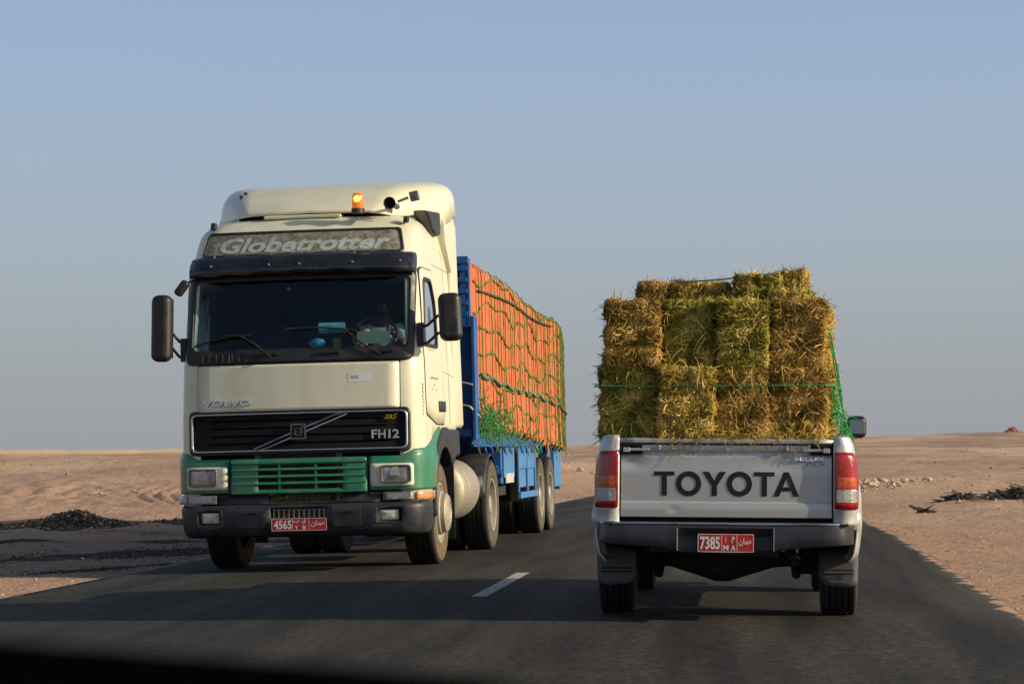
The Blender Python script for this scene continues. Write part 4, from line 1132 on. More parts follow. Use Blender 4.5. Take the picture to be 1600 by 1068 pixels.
for g in (-1, 1):
    ty = make_tyre('wheel', g * 1.015, 0, TRR, TRR, .315, .30, TRUCK, sw=m_tansw)
    mb = MB(); mb.lathe([(.10, .305), (.148, .31), (.15, .29), (.12, .275), (.10, .24), (.13, .225), (.165, .22), (.17, .205), (.175, .20), (.215, .195), (.235, .17), (.245, .12), (.235, .11), (.235, .001)], 36, (0, 0, 0), 'x', flip=g)
    bolts(mb, g * .235, .145, 10, .009, 0, g)
    build('rim', mb, m_rim, ty, smooth=35, fix=False)
    for xi, nm in ((1.02, 'wheel'), (.68, 'wheel')):
        ty = make_tyre(nm, g * xi, 3.7, TRR, TRR, .30, .30, TRUCK)
        mb = MB()
        mb.lathe([(.10, .305), (.145, .30), (.14, .28), (.03, .26), (.0, .20), (.01, .15), (.08, .13), (.12, .09), (.12, .001)], 32, (0, 0, 0), 'x', flip=g); bolts(mb, g * .01, .175, 10, .016, 0, g)
        build('rim', mb, m_rim, ty, smooth=35, fix=False)

# --- cab interior
m_seat = pbr('dark_seat_cloth', (0.03, 0.035, 0.045), .9)
mb = MB(); mb.grid([[(x, y, z) for x in np.linspace(-1.08, 1.08, 9)] for y, z in ((-1.16, 2.14), (-.95, 2.15), (-.78, 2.12), (-.70, 2.0), (-.70, 1.6))]); build('interior_dash', mb, pbr('dash_vinyl', (.045, .05, .055), .7), TRUCK, smooth=50, solid=.03)
for x in (.64, -.62):
    mb = MB(); mb.box(x - .27, x + .27, -.42, .12, 1.62, 1.76); s_ = build('seat', mb, m_seat, TRUCK, bevel=.05, seg=3)
    mb = MB(); mb.obox((x, .18, 2.12), .50, .14, .75, Matrix.Rotation(R(-8), 3, 'X')); build('backrest', mb, m_seat, TRUCK, bevel=.05, seg=3)
    mb = MB(); mb.obox((x, .25, 2.60), .28, .10, .18); build('head_restraint', mb, m_seat, TRUCK, bevel=.04, seg=3)
mb = MB(); rot = Matrix.Rotation(R(62), 3, 'X'); cc = Vector((.64, -.62, 2.30))
mb.tube([cc + rot @ Vector((.225 * math.cos(t / 28 * 6.283), .225 * math.sin(t / 28 * 6.283), 0)) for t in range(28)], .014, 6, closed=True)
for t in (20, 160, 270): mb.tube([cc, cc + rot @ Vector((.22 * math.cos(R(t)), .22 * math.sin(R(t)), 0))], .012, 5)
mb.cyl(cc, cc + Vector((0, -.25, -.25)), .03, .04, 10); build('steering_wheel', mb, m_black, TRUCK, smooth=50)
mb = MB(); mb.box(-1.1, 1.1, .45, .50, 1.5, 3.3); build('bunk_curtain', mb, pbr('dark_blue_curtain', (.02, .055, .10), .9), TRUCK)
mb = MB(); mb.grid([[(-1.09 + .02 * math.sin(y * 40), y, z) for y in np.linspace(-.98, -.72, 12)] for z in (2.15, 2.9)]); build('side_curtain', mb, pbr('grey_curtain', (.30, .34, .34), .9), TRUCK, solid=.004)
mb = MB(); mb.obox((-.13, -1.05, 2.77), .035, .004, .035, Matrix.Rotation(R(45), 3, 'Y')); build('windscreen_tag', mb, pbr('yellow_card', (.45, .42, .08), .6), TRUCK)

# things lying on the dash, each its own
def on_truck(o): 
    o.parent = None
    mat = Matrix.Translation(TRUCK.location) @ TRUCK.rotation_euler.to_matrix().to_4x4(); o.matrix_world = mat @ o.matrix_basis; return o
mb = MB(); mb.lathe([(0, .001), (0, .055), (.26, .055), (.26, .001)], 20, (.155, -.98, 2.375), 'x'); 
tb = on_truck(build('paper_roll', mb, pbr('turquoise_paper', (.25, .62, .66), .7, var=.4, scale=30), None, smooth=40)); tag(tb, 'rolled turquoise and white paper lying on the dashboard behind the windscreen', 'paper roll')
mb = MB(); mb.lathe([(-.09, .001), (-.07, .035), (0, .052), (.06, .04), (.09, .001)], 14, (.15, -1.07, 2.225), 'x')
tb = on_truck(build('plastic_bag', mb, pbr('blue_plastic_bag', (.10, .45, .66), .4, var=.6, scale=25), None, smooth=60)); tag(tb, 'crumpled blue plastic bag on the dashboard below the paper roll', 'bag')
mb = MB(); mb.obox((.345, -1.05, 2.225), .075, .03, .09)
tb = on_truck(build('snack_box', mb, pbr('brown_card', (.28, .22, .08), .6), None, bevel=.004)); tag(tb, 'small brown box standing on the dashboard beside the blue bag', 'box')
mb = MB(); mb.obox((.72, -1.10, 2.265), .33, .006, .125, Matrix.Rotation(R(-14), 3, 'X'))
tb = on_truck(build('paper_sheet', mb, pbr('greenish_paper', (.92, .86, .42), .7), None)); tag(tb, 'pale greenish sheet of paper propped against the windscreen before the driver', 'paper')

# ================================================================== DRIVER
def person():
    V = [(.64, -.12, 1.80), (.64, -.08, 2.02), (.64, -.06, 2.25), (.64, -.08, 2.42), (.64, -.10, 2.50), (.64, -.13, 2.56), (.64, -.12, 2.66),
         (.50, -.08, 2.38), (.41, -.24, 2.24), (.47, -.50, 2.32), (.50, -.56, 2.36),
         (.78, -.08, 2.38), (.90, -.22, 2.22), (.82, -.48, 2.32), (.79, -.55, 2.36),
         (.54, -.30, 1.82), (.54, -.66, 1.80), (.54, -.75, 1.50), (.74, -.30, 1.82), (.74, -.66, 1.80), (.74, -.75, 1.50)]
    E = [(0, 1), (1, 2), (2, 3), (3, 4), (4, 5), (5, 6), (3, 7), (7, 8), (8, 9), (9, 10), (3, 11), (11, 12), (12, 13), (13, 14), (0, 15), (15, 16), (16, 17), (0, 18), (18, 19), (19, 20)]
    Rd = [.15, .15, .15, .11, .052, .083, .075, .075, .052, .036, .034, .075, .052, .036, .034, .09, .07, .06, .09, .07, .06]
    me = bpy.data.meshes.new('person'); me.from_pydata(V, E, []); o = bpy.data.objects.new('person', me); COL.objects.link(o)
    sk = o.modifiers.new('skin', 'SKIN'); me.skin_vertices.new() if not me.skin_vertices else None
    for i, r in enumerate(Rd): me.skin_vertices[0].data[i].radius = (r * (.8 if i in (5, 6) else 1), r)
    me.skin_vertices[0].data[0].use_root = True
    sb = o.modifiers.new('sub', 'SUBSURF'); sb.levels = sb.render_levels = 2; sk.use_smooth_shade = True
    m_skin = pbr('brown_skin', (.16, .075, .045), .55); me.materials.append(m_skin)
    on_truck(o); tag(o, 'driver in a white shirt with dark hair and beard, both hands on the steering wheel', 'person')
    # shirt: a looser sleeve-and-body shell over the same pose
    ms = bpy.data.meshes.new('shirt'); keep = [1, 2, 3, 7, 8, 11, 12]; mp = {k: i for i, k in enumerate(keep)}
    VV = [V[k] for k in keep] + [(.445, -.36, 2.28), (.86, -.36, 2.28)]
    EE = [(mp[a], mp[b]) for a, b in E if a in mp and b in mp] + [(mp[8], 7), (mp[12], 8)]
    ms.from_pydata(VV, EE, []); s = bpy.data.objects.new('shirt', ms); COL.objects.link(s)
    k2 = s.modifiers.new('skin', 'SKIN')
    if not ms.skin_vertices: ms.skin_vertices.new()
    for i, r in enumerate([.17, .175, .125, .09, .068, .09, .068, .058, .058]): ms.skin_vertices[0].data[i].radius = (r, r)
    ms.skin_vertices[0].data[0].use_root = True
    sb = s.modifiers.new('sub', 'SUBSURF'); sb.levels = sb.render_levels = 2; k2.use_smooth_shade = True
    ms.materials.append(pbr('white_shirt', (.60, .64, .64), .8)); s.parent = o
    # hair, beard, nose, ears, eyes and hands
    def blob(name, c, r, mat, sc=(1, 1, 1)):
        bm = bmesh.new(); bmesh.ops.create_uvsphere(bm, u_segments=14, v_segments=10, radius=1)
        for v in bm.verts: v.co = Vector((c[0] + v.co.x * r * sc[0], c[1] + v.co.y * r * sc[1], c[2] + v.co.z * r * sc[2])); 
        m_ = bpy.data.meshes.new(name); bm.to_mesh(m_); bm.free(); m_.materials.append(mat); m_.polygons.foreach_set('use_smooth', [True] * len(m_.polygons))
        b = bpy.data.objects.new(name, m_); COL.objects.link(b); b.parent = o; return b
    hairm = pbr('black_hair', (.012, .01, .009), .8)
    blob('hair', (.64, -.105, 2.675), .085, hairm, (.98, 1.05, .62)); blob('beard', (.64, -.165, 2.535), .055, hairm, (1, .8, .7))
    blob('nose', (.64, -.222, 2.60), .016, m_skin, (.8, 1.2, 1.5))
    for g in (-1, 1):
        blob('ear', (.64 + g * .072, -.12, 2.60), .02, m_skin, (.5, .8, 1.4)); blob('eye', (.64 + g * .03, -.205, 2.622), .011, m_white)
        hc = Vector((.505 if g < 0 else .785, -.58, 2.375)); mbx = MB()
        for k in range(4):
            b0 = hc + Vector((0, -.01, .02 - k * .019)); mbx.tube([b0, b0 + Vector((g * .018, -.045, .004)), b0 + Vector((g * .004, -.068, -.004)), b0 + Vector((-g * .022, -.06, -.006))], [.010, .0095, .009, .007], 6)
        mbx.tube([hc + Vector((-g * .01, 0, .02)), hc + Vector((-g * .03, -.03, .03)), hc + Vector((-g * .03, -.055, .02))], [.011, .010, .008], 6)
        mbx.obox(hc, .035, .06, .075); hnd = build('hand', mbx, m_skin, o, bevel=.004, smooth=60)
    return o
person()

# ================================================================== TRAILER
RZ = road_z(-1.55, 31.5)
TRAILER = thing('semi_trailer', 'blue semi-trailer with slatted headboard carrying the orange covered load', 'trailer', (-1.55, 30.8, RZ), (0, R(-0.8), -math.atan(0.12)))
HWT = 1.25
# headboard: boards, posts, lower panel
mb = MB()
for x in (-1.20, -.6, 0, .6, 1.20): mb.box(x - .05, x + .05, -1.06, -1.0, 2.5 if abs(x) > 1 else 1.25, 3.27)
mb.box(-1.25, 1.25, -1.07, -1.0, 3.20, 3.28); hbd = build('headboard', mb, m_blue, TRAILER, bevel=.006, seg=1)
for k in range(5):
    z = 3.17 - k * .125; mb = MB(); mb.box(-1.24, 1.24, -1.085, -1.065, z - .052, z + .0); build('headboard_slat', mb, m_blue, TRAILER, bevel=.004, seg=1)
mb = MB(); mb.box(-1.262, 1.262, -.80, -.78, 1.28, 2.60); build('headboard_panel', mb, m_blue, TRAILER)
# front rave: corner post proud of the load, deck and side rails
for g in (-1, 1):
    mb = MB(); mb.box(g * 1.285 - .022, g * 1.285 + .022, -1.06, -.80, 1.25, 2.62); mb.box(g * 1.235 - .03, g * 1.235 + .03, -1.06, -.98, 2.5, 3.26); build('corner_post', mb, m_blue, TRAILER, bevel=.01)
mb = MB(); mb.box(-1.24, 1.24, -1.0, 8.9, 1.30, 1.38); build('deck', mb, m_blue, TRAILER)
for g in (-1, 1):
    mb = MB(); P_ = [(g * 1.22, 1.18), (g * 1.26, 1.18), (g * 1.26, 1.205), (g * 1.235, 1.21), (g * 1.235, 1.35), (g * 1.27, 1.36), (g * 1.27, 1.39), (g * 1.22, 1.39)]
    mb.grid([[(x, y, z) for x, z in P_] for y in (-.95, 8.9)]); build('side_rail', mb, m_blue, TRAILER, solid=.006)
    for k in range(17):
        y = -.7 + k * .58; mb = MB(); mb.tube([(g * 1.25, y, 1.22), (g * 1.275, y, 1.15), (g * 1.285, y + .04, 1.10), (g * 1.275, y + .10, 1.10), (g * 1.26, y + .13, 1.16)], .012, 5)
        build('rope_hook', mb, m_rust if k % 3 == 0 else m_blue, TRAILER, smooth=60)
mb = MB(); mb.box(-.55, -.42, -.6, 8.9, .95, 1.30); mb.box(.42, .55, -.6, 8.9, .95, 1.30)
for y in np.arange(-.2, 8.8, .9): mb.box(-1.22, 1.22, y, y + .07, 1.2, 1.30)
build('trailer_frame', mb, m_blue, TRAILER)
# big cross box ahead of the axles
mb = MB(); mb.box(-1.20, 1.20, 1.95, 3.15, .72, 1.21); bx = build('tool_box', mb, m_blue, TRAILER, bevel=.02)
mb = MB(); mb.box(1.202, 1.222, 2.02, 3.08, .80, 1.17); build('box_side_plate', mb, m_litblue, TRAILER, bevel=.008)  # plate carries the sunlit tone of the box side in its paint
mb = MB(); mb.box(1.222, 1.232, 2.1, 2.9, .735, .85); build('reflector_strip', mb, pbr('dull_white_strip', (.5, .5, .48), .5, var=.4, scale=20), TRAILER)
mb = MB(); mb.box(-1.0, 1.1, 2.1, 3.1, .58, .70); build('under_tray', mb, m_frame, TRAILER)
mb = MB(); mb.cyl((1.2, 1.94, .86), (1.0, 1.92, .86), .05, n=14); mb.tube([(.2, 1.93, 1.16), (.9, 1.90, 1.0), (1.15, 1.93, .92)], .03, 8); build('pipe_fitting', mb, m_blue, TRAILER, smooth=50)
# side landing frame: paired light panels hung from bars
def frame_panel(g):
    mb = MB(); x = g * 1.22
    for y in (3.35, 4.30, 5.22): mb.box(min(x, x + g * .03), max(x, x + g * .03), y - .03, y + .03, .56, 1.38)
    mb.box(min(x, x + g * .05), max(x, x + g * .05), 3.32, 5.25, .52, .60); build('underrun_frame', mb, m_litblue, TRAILER, bevel=.006, seg=1)
    for ya, yb in ((3.39, 4.26), (4.34, 5.18)):
        mb = MB(); rows = [[(x + g * o_, y, z) for y in (ya, yb)] for z, o_ in ((.66, .005), (.88, .005), (.90, .02), (1.08, .02), (1.10, .005), (1.25, .005))]
        mb.grid(rows); build('underrun_panel', mb, m_litblue, TRAILER, solid=.008)
    mb = MB(); rows = [[(x, y, z) for y in (7.75, 8.6)] for z in (.62, 1.28)]; mb.box(min(x - .04, x + .02), max(x - .04, x + .02), 7.72, 8.62, .60, 1.30); build('rear_side_panel', mb, m_litblue if g > 0 else m_blue, TRAILER, bevel=.01)  # lit side painted lighter, shaded side darker
    mb = MB(); mb.box(g * 1.10 - .05, g * 1.10 + .05, 7.60, 7.72, .60, 1.3); build('rear_post', mb, m_blue, TRAILER, bevel=.01)
frame_panel(1); frame_panel(-1)
mb = MB(); mb.box(-1.2, 1.2, 8.75, 8.9, .55, .75); mb.box(-1.0, -.9, 8.7, 8.8, .7, 1.3); mb.box(.9, 1.0, 8.7, 8.8, .7, 1.3); build('rear_underrun_bar', mb, m_blue, TRAILER, bevel=.01)
for y in (6.1, 7.35):
    mb = MB(); mb.cyl((-1.1, y, TRR), (1.1, y, TRR), .07, n=12); build('axle', mb, m_frame, TRAILER)
    for g in (-1, 1):
        for xi in (1.08, .745):
            ty = make_tyre('wheel', g * xi, y, TRR, TRR, .285, .30, TRAILER)
            mb = MB(); mb.lathe([(.10, .305), (.14, .30), (.135, .28), (.03, .26), (.0, .20), (.01, .15), (.09, .13), (.13, .09), (.13, .001)], 32, (0, 0, 0), 'x', flip=g); bolts(mb, g * .01, .175, 10, .016, 0, g)
            build('rim', mb, m_rim, ty, smooth=35, fix=False)
mb = MB(); mb.box(-1.15, 1.15, 5.3, 5.32, .45, 1.15); build('mud_flap', mb, m_frame, TRAILER)
mb = MB()
for g in (-1, 1): mb.tube([(g * .4, -.98, 1.95), (g * 1.1, -1.10, 1.90), (g * 1.28, -1.14, 1.86)], .012, 5); mb.tube([(g * .5, -1.0, 1.80), (g * 1.25, -1.13, 1.62), (g * 1.33, -.85, 1.50)], .010, 5)
split_build('lashing_line', mb, pbr('pale_rope', (.42, .40, .33), .8), TRAILER)

# ---------------- orange tarpaulin over the load
def on_frame(o, F):
    mat = Matrix.Translation(F.location) @ F.rotation_euler.to_matrix().to_4x4(); o.matrix_world = mat @ o.matrix_basis; return o
TY = [-.97, .37, 2.8, 4.6, 6.5, 7.8, 8.5, 8.95]; TTOP = [3.27, 3.25, 3.16, 3.10, 3.05, 3.01, 2.94, 2.70]
THEM = [(-.97, 1.46), (2.5, 1.36), (5, 1.29), (8.95, 1.16)]
prnd = random.Random(12)
pleats = [-.97]
while pleats[-1] < 8.95: pleats.append(pleats[-1] + prnd.choice([.17, .20, .23, .26, .30, .44]))
pamp = [prnd.uniform(.5, 1.5) for _ in pleats]
def pleat(y):
    i = 0
    import bisect
    i = bisect.bisect_right(pleats, y) - 1; i = max(0, min(i, len(pleats) - 2)); w = pleats[i + 1] - pleats[i]; t = min(1, max(0, (y - pleats[i]) / w))
    return (math.sin(math.pi * t) ** .6) * min(1.4, w / .16) * pamp[i], t, i
def tarp_pt(y, v, off=0.0, ride=False):
    """v: -1 near-side hem (picture right) .. 1 far-side hem"""
    top = itp(y, TY, TTOP); hem = itp(y, [p[0] for p in THEM], [p[1] for p in THEM])
    hw = 1.29 + .03 * math.sin(y * .9) - .10 * max(0, (y - 8.2)) ** 1.5; rc = .16
    Lh = top - rc - hem; Lc = rc * math.pi / 2; Lt = hw - rc; T = Lh + Lc + Lt
    g = 1 if v < 0 else -1; d = (1 - abs(v)) * T
    pl, t, i = pleat(y)
    if ride: pl = .8
    zrel = min(1, d / Lh) if Lh > 0 else 1
    puff = .013 * pl * (1 + .9 * max(0, 1 - zrel * 3.5) * abs(math.sin(i * 2.3)) + .5 * max(0, zrel - .8))
    nn = nz(y * 3, d * 1.2, 1.0, 3, 5) * .010
    sag = .006 * math.sin(d * 9 + i) * max(0, 1 - zrel * 2.5)
    a = puff + nn + sag + off
    if d <= Lh:
        return Vector((g * (hw + a), y, hem + d - (.05 * abs(math.sin(i * 1.7)) + .04 * (1 - pl)) * max(0, 1 - d / .2)))
    if d <= Lh + Lc:
        t_ = (d - Lh) / rc; return Vector((g * (hw - rc + (rc + a) * math.cos(t_)), y, top - rc + (rc + a) * math.sin(t_)))
    return Vector((g * (hw - rc - (d - Lh - Lc)), y, top + a * .8 + .03 * nz(y, v * 3, 1.1, 2)))
vy = []
for a, b in zip(pleats[:-1], pleats[1:]):
    n = max(5, int((b - a) / .03)); vy += [lerp(a, b, (k / n)) for k in range(n)]
vy = [y for y in vy if y < 8.95]
vv = list(np.linspace(-1, -.60, 34)) + list(np.linspace(-.60, -.44, 12))[1:] + list(np.linspace(-.44, .44, 15))[1:] + list(np.linspace(.44, 1, 24))[1:]
rows = [[tarp_pt(y, v) for v in vv] for y in vy]
last = rows[-1]; c_ = Vector((0, 9.0, 2.0)); rows.append([Vector((p.x * .97, 9.02, p.z - .03)) for p in last]); rows.append([Vector((p.x * .8, 9.05, 1.3 + (p.z - 1.3) * .8)) for p in last])
rows.append([Vector((0, 9.07, 1.9)) for p in last])
rows.insert(0, [Vector((p.x * .985, p.y - .03, p.z - .02)) for p in rows[0]])
m_orange = pbr('orange_tarpaulin', (0.60, 0.125, 0.036), 0.6, var=0.2, scale=5, bump=0.25, bscale=20, dirt=((0.34, 0.15, 0.055), 0.8, 4))
tp = on_frame(build('tarpaulin', MB().grid(rows), m_orange, None, smooth=60, fix=False), TRAILER)
tag(tp, 'pleated orange tarpaulin drawn over the load of the blue trailer', 'tarpaulin')
# ---------------- green net over it
m_net = pbr('olive_green_net', (0.12, 0.19, 0.03), 0.8, var=0.4, scale=9)
m_netb = pbr('bright_green_rope', (0.025, 0.26, 0.07), 0.7, var=0.5, scale=12)
m_netd = pbr('dark_green_rope', (0.02, 0.10, 0.05), 0.7, var=0.5, scale=20)
NET = on_frame(thing('cargo_net', 'green rope net stretched over the orange tarpaulin of the trailer load', 'cargo net'), TRAILER)
NET['label'] = 'green rope net stretched over the orange tarpaulin of the trailer load'
rnd = random.Random(5)
Tn = lambda y: (itp(y, TY, TTOP) - .16 - itp(y, [p[0] for p in THEM], [p[1] for p in THEM])) + .25 + 1.13
def at_z(y, z):       # v for a height on the visible side
    top = itp(y, TY, TTOP); hem = itp(y, [p[0] for p in THEM], [p[1] for p in THEM]); return -(1 - (z - hem) / Tn(y))
mb = MB()
for i, y in enumerate(pleats[1:-1]):
    y = min(y, 8.9)
    for g in (1, -1):
        vs = np.linspace(-1, -.42, 26) if g > 0 else np.linspace(1, .42, 8)
        mb.tube([tarp_pt(y + rnd.uniform(-.012, .012), v, .006) for v in vs], .0065, 4)
        if y > 7.2:
            for k in range(2): dy = rnd.uniform(-.1, .1); mb.tube([tarp_pt(min(8.94, y + dy + rnd.uniform(-.03, .03)), v, .012) for v in vs], .008, 4)
        for k in range(1 if g > 0 and i % 2 else 0):
            dy = rnd.uniform(.06, .12); mb.tube([tarp_pt(min(8.94, y + dy), v, .006) for v in vs], .006, 4)
split_build('net_drop_line', mb, m_net, NET)
for r_i, (z0, amp) in enumerate([(2.92, .05), (2.62, .07), (2.34, .06), (2.06, .06), (1.78, .08), (1.52, .05)]):
    mb = MB()
    for g in (1,):
        pts = []
        for y in np.arange(-.95, 8.9, .05):
            zz = z0 + .13 - (y + 1) * .012 + amp * math.sin(y * 1.75 + r_i * .6) + amp * .6 * math.sin(y * 4.1 + r_i * 2) + rnd.uniform(-.008, .008)
            pts.append(tarp_pt(y, at_z(y, zz), .014, True))
        mb.tube(pts, .009, 5)
        pts2 = [p + Vector((.004, 0, rnd.uniform(-.018, .018))) for p in pts]; mb.tube(pts2, .006, 4)
    build('net_row_line', mb, m_net, NET, fix=False)
# a dark tension rope near the top, and a thick green-and-white one near the bottom
mb = MB(); mb.tube([tarp_pt(y, at_z(y, itp(y, [-.7, 2.6, 6.8], [2.93, 2.89, 2.85])), .03, True) for y in np.arange(-.7, 7.0, .06)], .012, 6); build('tension_rope', mb, m_netd, NET, smooth=60, fix=False)
mb = MB(); mb.tube([tarp_pt(y, at_z(y, itp(y, [-.6, 1.0, 2.4, 5.1, 7.6, 8.8], [1.98, 1.90, 1.855, 1.86, 1.75, 1.62]) + .02 * math.sin(y * 6)), .03, True) for y in np.arange(-.6, 8.8, .04)], .016, 6); build('tension_rope', mb, m_netd, NET, smooth=60, fix=False)
mb = MB(); 
for k, y in enumerate(np.arange(-.55, 8.75, .09)):
    p = tarp_pt(y, at_z(y, itp(y, [-.6, 1.0, 2.4, 5.1, 7.6, 8.8], [1.98, 1.90, 1.855, 1.86, 1.75, 1.62]) + .02 * math.sin(y * 6)), .05, True); mb.tube([p + Vector((-.02, 0, .018)), p + Vector((-.005, .03, 0)), p + Vector((-.02, .06, -.018))], .005, 4)
build('rope_twist', mb, pbr('pale_green_strand', (.35, .50, .33), .8), NET, fix=False, kind='stuff')
# loose bunched net hanging at the lower front corner and along the hem
mb = MB(); mb2 = MB()
for k in range(240):
    y = -.95 + abs(rnd.gauss(0, 1)) * 1.1 if k < 190 else rnd.uniform(0, 8.8)
    y = min(8.8, y); hem = itp(y, [p[0] for p in THEM], [p[1] for p in THEM]); z = hem + (abs(rnd.gauss(0, .11)) if k < 190 else rnd.uniform(-.02, .08)) - .03; x = 1.30 + rnd.uniform(0, .10)
    p = Vector((x, y, z)); pts = [p]; d = Vector((rnd.uniform(-.1, .2), rnd.uniform(-1, 1), rnd.uniform(-.9, .3)))
    for q in range(8): d = d * .75 + Vector((rnd.uniform(-.4, .4), rnd.uniform(-.8, .8), rnd.uniform(-.75, .6))); p = p + d.normalized() * .042; p.x = min(1.46, max(1.28, p.x)); pts.append(p)
    (mb if rnd.random() < .65 else mb2).tube(pts, rnd.uniform(.0035, .006), 4)
build('bunched_net', mb, m_netb, NET, fix=False, kind='stuff'); build('loose_net', mb2, m_net, NET, fix=False, kind='stuff')

# ================================================================== PICKUP (rear towards us; -y is its rear, x to the picture's right)
PZ = road_z(1.5, 19.1)
PICKUP = thing('pickup', 'silver pickup seen from behind, its bed piled high with hay bales', 'pickup truck', (1.51, 19.1, PZ), (0, R(0.95), -math.atan(0.094)))
m_silver = pbr('silver_paint', (0.55, 0.56, 0.55), 0.36, metal=0.35, coat=0.35, var=0.04, scale=2, dirt=((0.46, 0.44, 0.38), 0.5, 3.5), stretch=(1, 1, .5))
m_dkchr = pbr('dull_dark_chrome', (0.085, 0.088, 0.095), 0.28, metal=.75, var=.15, scale=4, dirt=((0.07, 0.065, 0.055), 0.6, 4))
m_redl = pbr('red_lens', (0.34, 0.006, 0.008), 0.12, coat=1, var=.35, scale=30, bump=.3, bscale=90)
m_orl = pbr('orange_lens', (0.50, 0.075, 0.004), 0.12, coat=1, var=.3, scale=40, bump=.3, bscale=90)
m_flap = pbr('grey_mud_flap', (0.10, 0.11, 0.12), .6, dirt=((.14, .125, .10), .7, 6))
YB = -1.15
BT = 1.235                       # top of the bed side
BZs = [.42, .50, .60, .69, .80, .95, 1.10, 1.19, 1.235]
BW = [.835, .85, .862, .868, .87, .868, .856, .838, .820]
def bw(z): return itp(z, BZs, BW)
def flare(y, z):
    d = math.hypot(y, z - .40); return .055 * math.exp(-((d - .52) / .075) ** 2) if d > .52 else .055 * (1 if d > .44 else 1)
# bed sides with wheel arches
WCY = (0.0, 3.085)
def side_x(y, z):
    x = bw(z) if z > .42 else .80
    f = 0
    for wy in WCY:
        d = math.hypot(y - wy, z - .40)
        if z < 1.02: f = max(f, .058 * (1 if d < .50 else math.exp(-((d - .50) / .10) ** 2)) * min(1, (1.02 - z) / .12))
    if y < -.4: f = max(f, .045 * min(1, max(0, (.98 - z) / .3)) * min(1, max(0, (y + 1.12) / .25)))
    return x + f
def body_side(g, y0, y1, ztop, name, mat):
    yk = np.arange(y0, y1 + .001, .045); zk2 = [.40, .46, .52, .58, .64, .70, .76, .82, .86, .90, .94, .98, 1.02, 1.08, 1.14, 1.19, 1.22, ztop]
    Gd = []
    for z in zk2:
        row = []
        for y in yk:
            yy, zz = y, z
            for wy in WCY:
                d = math.hypot(y - wy, z - .40)
                if d < .475: 
                    k = .475 / max(d, .05)
                    if d > .38: yy, zz = wy + (y - wy) * k, .40 + (z - .40) * k
            row.append((g * side_x(yy, zz), yy, zz))
        Gd.append(row)
    def sk_(i, j):
        y = (yk[j] + yk[j + 1]) / 2; z = (zk2[i] + zk2[i + 1]) / 2
        return any(math.hypot(y - wy, z - .40) < .425 for wy in WCY)
    return MB().grid(Gd, skip=sk_)
body = MB()
for g in (-1, 1):
    q = body_side(g, -1.05, 4.10, 1.235, '', None); body.add(q.v, q.f)
bodyo = build('body_side', body, m_silver, PICKUP, smooth=40, solid=.012)
# rear corner pillars: tail-lamp columns wrapping round to the side
for g in (-1, 1):
    mb = MB(); rows = []
    for z in [.655, .68, .735, .757, .762, 1.15, 1.156, 1.19, 1.215, 1.235]:
        w = bw(z); r = .10; inset = .012 if z <= .735 else 0
        row = [(g * .712, YB + .004 + inset, z), (g * .76, YB + .003 + inset, z)]
        for k in range(7):
            t = k / 6 * math.pi / 2; row.append((g * (w - r + r * math.sin(t)), YB + inset + r * (1 - math.cos(t)), z))
        row.append((g * w, -1.03, z)); rows.append(row)
    top = [(g * (abs(p[0]) - .02 if abs(p[0]) > .74 else .712), p[1] + .02, 1.243) for p in rows[-1]]; rows.append(top); rows.append([(g * .712, -1.02, 1.243) for p in rows[-1]])
    mb.grid(rows); cp_ = build('corner_column', mb, m_silver, PICKUP, smooth=40, solid=.01)
    # tail lamp
    def col(xp, z, off=0.0):      # xp = arc length from the inner edge
        w = bw(z); r = .10; flat = (w - r) - .712
        if xp <= flat: return Vector((g * (.712 + xp), YB - off, z))
        t = min(1, (xp - flat) / (r * math.pi / 2)) * math.pi / 2; return Vector((g * (w - r + (r + off) * math.sin(t)), YB + r - (r + off) * math.cos(t), z))
    tout = rpoly([(.006, .765), (.170, .765), (.178, .95), (.165, 1.09), (.13, 1.142), (.006, 1.148)], .02, 4, .03)
    mb = MB(); patch(mb, col, tout, .014, 5); tl = build('tail_lamp', mb, m_redl, PICKUP, smooth=50, solid=.014, soff=0, smat=None)
    mb = MB(); patch(mb, col, rrect(.088, .942, .062, .036, .008, 3, .03), .0225, 3); build('turn_lens', mb, m_orl, tl, smooth=50, fix=False)
    mb = MB(); patch(mb, col, rrect(.088, .855, .066, .042, .012, 3, .03), .0225, 3); rv = build('reversing_lens', mb, m_clear, tl, smooth=50, fix=False)
    mb = MB(); ring(mb, col, rrect(.088, .855, .066, .042, .012, 3, .03), rrect(.088, .855, .058, .034, .01, 3, .03), .0245, k=1)
    for k in range(7): mb.tube([col(.034, .832 + k * .0085, .024), col(.145, .832 + k * .0085, .024)], .0012, 3)
    build('lens_rim', mb, m_silverl, tl, fix=False)
    mb = MB()
    for z in (.899, .99): mb.tube([col(.01, z, .022), col(.165, z, .022)], .003, 4)
    split_build('lens_seam', mb, pbr('dark_red', (.12, .004, .004), .4), tl, fix=False)

